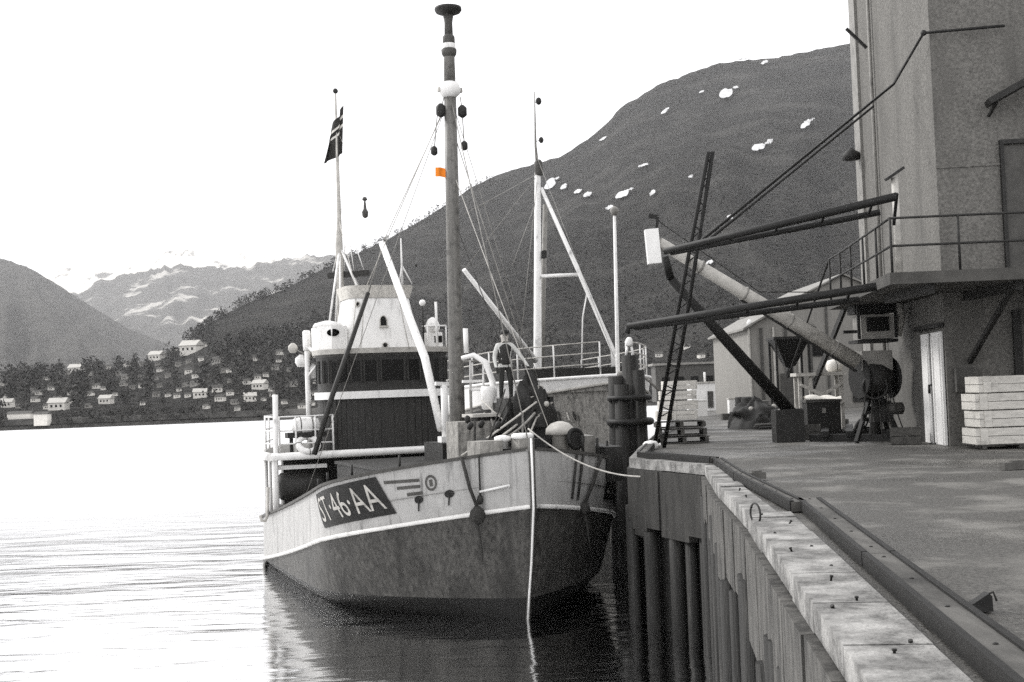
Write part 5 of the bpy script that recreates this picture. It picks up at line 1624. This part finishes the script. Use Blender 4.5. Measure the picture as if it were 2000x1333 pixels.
MB().lathe([(.15, 0), (.2, .4), (.22, .41), (.19, .41), (.14, .05)], (0, 0, 0), 14).build('pail', 'white', th)
MB().tube([(.2, 0, .4), (.1, -.02, .55), (-.1, -.02, .55), (-.2, 0, .4)], .012, 5).build('handle', 'dark', th)
bc = gz(1440, 812)
th = thing('bollard_box', 'white square box on the quay beyond the crates', 'box', (bc.x, bc.y, QZ))
MB().box((0, 0, .42), (.85, .6, .84)).build('body', 'white', th)
MB().box((0, 0, .86), (.92, .66, .06)).build('lid', 'lightgrey', th)
bc = gz(1362, 814)
th = thing('storage_box', 'white low box in front of the small hut', 'box', (bc.x, bc.y, QZ))
MB().box((0, 0, .4), (.95, .6, .8)).build('body', 'white', th)
MB().box((0, 0, .82), (1.0, .66, .05)).build('lid', 'white', th)
for px, py, lab, h_, m_ in ((1466, 822, 'tall dark oil drum standing left of the others by the boom', 1.0, 'dark'), (1488, 822, 'dark oil drum with pale lid by the black boom', .85, 'darkgrey'), (1452, 800, 'dark drum behind the front pair on the quay', 1.0, 'dark')):
    c = gz(px, py); c.y = min(c.y, 60)
    c = gz(px, py) if gz(px, py).y < 60 else at(px, py, 55)
    th = thing('oil_drum', lab, 'drum', (c.x, c.y, QZ), 0, 'oil drums on the quay')
    r_ = .36
    MB().lathe([(r_ * .98, 0), (r_, .03), (r_, h_ - .03), (r_ * .98, h_)], (0, 0, 0), 16).build('body', m_, th)
    for z in (.33, .66):
        MB().torus((0, 0, z * h_), r_, .02, (0, 0, 1), 20, 6).build('hoop', m_, th)
    MB().lathe([(r_ * .9, 0), (r_ * .9, .02)], (0, 0, h_ - .015), 16).build('lid', 'grey' if m_ == 'darkgrey' else m_, th)
for nx, ny, rr_, hh, lab in ((1474, 800, .75, 1.0, 'dark heap of tarred nets beside the oil drums'), (1530, 790, .9, .8, 'low dark heap of nets at the foot of the pale shed')):
    c = at(nx, ny, 44)
    th = thing('net_heap', lab, 'nets', (c.x, 44, QZ))
    def heap(u, v):
        a = 2 * PI * u; nz = noise.noise(Vector((math.cos(a) * 2 + nx, math.sin(a) * 2, v * 3)))
        r_ = (1 - v ** 1.6) * rr_ * (1.25 + .5 * nz)
        z = hh * v ** .6 * (1 + .35 * noise.noise(Vector((math.cos(a) * 1.7, math.sin(a) * 1.7 + nx, v * 4))))
        return Vector((math.cos(a) * r_, math.sin(a) * r_ * .8, z))
    MB().grid(heap, 36, 12).build('net', 'dark', th)
    for k_ in range(9):
        a = k_ * 2.4
        p = heap((a / (2 * PI)) % 1, .15 + .08 * k_)
        MB().ball(p, .09, 8).build('float', 'lightgrey' if k_ % 2 else 'dark', th)
    for k_ in range(6):
        p = heap((.6 + .05 * k_) % 1, .1 + .1 * k_); q = heap((.85 + .03 * k_) % 1, .2 + .05 * k_)
        MB().tube(sag(p, q, -.05, 6), .02, 5).build('net_rope', 'tarrope', th)
# assorted dark machine parts strewn between the boom and the crane
rc = random.Random(4)
for k_, (px, py, kind) in enumerate(((1560, 838, 'gear'), (1636, 838, 'box'), (1648, 852, 'pipe'), (1578, 858, 'box'), (1690, 858, 'gear'), (1500, 838, 'pipe'), (1425, 820, 'box'), (1458, 836, 'gear'), (1770, 868, 'box'))):
    c = gz(px, py)
    where = ['beside the hand cart', 'beside the tin box', 'under the crane jib foot', 'in front of the hand cart', 'between the crane legs', 'beside the sack', 'beside the white square box', 'in front of the oil drums', 'against the warehouse corner'][k_]
    if kind == 'gear':
        th = thing('cog_wheel', 'dark iron cog wheel leaning %s' % where, 'cog wheel', c, rc.uniform(-.5, .5))
        MB().torus((0, 0, .3), .24, .06, (.2, 1, .25), 20, 6).build('rim', 'dark', th)
        for j_ in range(3):
            a = j_ * PI / 3
            MB().beam((math.cos(a) * .24, 0, .3 + math.sin(a) * .24), (-math.cos(a) * .24, 0, .3 - math.sin(a) * .24), .04, .05).build('spoke', 'dark', th)
    elif kind == 'box':
        th = thing('engine_crate', 'low dark crate of machine parts %s' % where, 'crate', c, rc.uniform(-.4, .4))
        h_ = rc.uniform(.25, .42)
        for j_ in range(2):
            for sy in (-1, 1):
                MB().box((0, sy * .24, h_ * (.25 + .5 * j_)), (.7, .03, h_ * .45)).build('side_board', 'palletw', th)
                MB().box((sy * .34, 0, h_ * (.25 + .5 * j_)), (.03, .45, h_ * .45)).build('end_board', 'palletw', th)
        MB().box((0, 0, .03), (.66, .44, .04)).build('bottom', 'palletw', th)
        MB().lathe([(.12, 0), (.14, .1), (.08, .3)], (.1, .02, .05), 10).build('casting', 'dark', th)
    else:
        th = thing('pipe_bundle', 'bundle of short rusty pipes lying %s' % where, 'pipes', c, rc.uniform(-.4, .4))
        for j_ in range(5):
            MB().tube([(-.5 + rc.uniform(-.1, .1), .09 * j_ - .2, .055 + .09 * (j_ % 2)), (.5 + rc.uniform(-.1, .1), .09 * j_ - .2, .055 + .09 * (j_ % 2))], .045, 8).build('pipe', 'darkgrey' if j_ % 2 else 'dark', th)
        MB().tube([(.1, -.3, .18), (.1, .2, .2)], .012, 5).build('tie', 'tarrope', th)
th = thing('white_stone', 'small white sack at the quay edge in front of the pallets', 'sack', gz(1262, 878) + Vector((.12, 0, 0)))
MB().lathe([(.05, -.2), (.1, -.15), (.13, 0), (.1, .15), (.04, .2)], (0, 0, .1), 12, axis=(1, .1, 0)).build('bag', 'white', th)
MB().lathe([(.02, 0), (.05, .06)], (.2, .02, .1), 8, axis=(1, .1, .1)).build('tied_neck', 'white', th)
# small things lying on the paving
c = gz(1900, 1196)
th = thing('wheel_chock', 'black wedge shaped chock lying on the paving near the kerb', 'chock', (c.x, c.y, QZ + .012), -.1)
MB().add([(-.16, -.06, 0), (.12, -.06, 0), (.12, .06, 0), (-.16, .06, 0), (.1, -.05, .12), (.12, -.05, .1), (.12, .05, .1), (.1, .05, .12), (.0, -.05, .055), (.0, .05, .055)],
         [(0, 3, 2, 1), (0, 1, 5, 4, 8), (3, 9, 7, 6, 2), (1, 2, 6, 5), (4, 5, 6, 7), (0, 8, 9, 3), (8, 4, 7, 9)]).build('wedge', 'black', th)
MB().tube([(.08, 0, .1), (.14, .0, .12), (.16, 0, .06)], .008, 5).build('lanyard', 'tarrope', th)
th = thing('board_scrap', 'pale scrap of board lying beside the black chock', 'board', gz(1862, 1190) + Vector((0, 0, .012)), .2)
MB().beam((-.1, 0, .012), (.1, .02, .014), .07, .02).build('board', 'crate', th)
MB().beam((-.06, -.04, .03), (-.05, .05, .03), .03, .015).build('cleat', 'crate', th)
for px, py, ln, lab in ((1478, 938, .28, 'short dark baulk lying behind the kerb'), (1985, 918, .5, 'dark timber offcut lying in front of the crate stack')):
    th = thing('timber_offcut', lab, 'timber', gz(px, py) + Vector((0, 0, .01)), .1)
    MB().beam((-ln / 2, 0, .06), (ln / 2, .05, .06), .16, .11).build('baulk', 'kerb', th)
    MB().beam((-ln * .2, .0, .13), (ln * .3, .04, .13), .08, .03).build('strip', 'kerb', th)

# ================================================================== HAZE
hm = bpy.data.materials.new('haze')
hm.use_nodes = True
t = hm.node_tree
t.nodes.remove(t.nodes['Principled BSDF'])
pvn = t.nodes.new('ShaderNodeVolumePrincipled')
pvn.inputs['Color'].default_value = (.97, .97, .98, 1)
pvn.inputs['Density'].default_value = 8.5e-5
pvn.inputs['Anisotropy'].default_value = 0.1
t.links.new(pvn.outputs[0], t.nodes['Material Output'].inputs['Volume'])
M['haze'] = hm
hz_ = MB().box((0, 4500, 497), (14000, 9600, 1000)).build('haze', 'haze')
tag(hz_, 'thin pale haze over the fjord and mountains', kind='stuff')
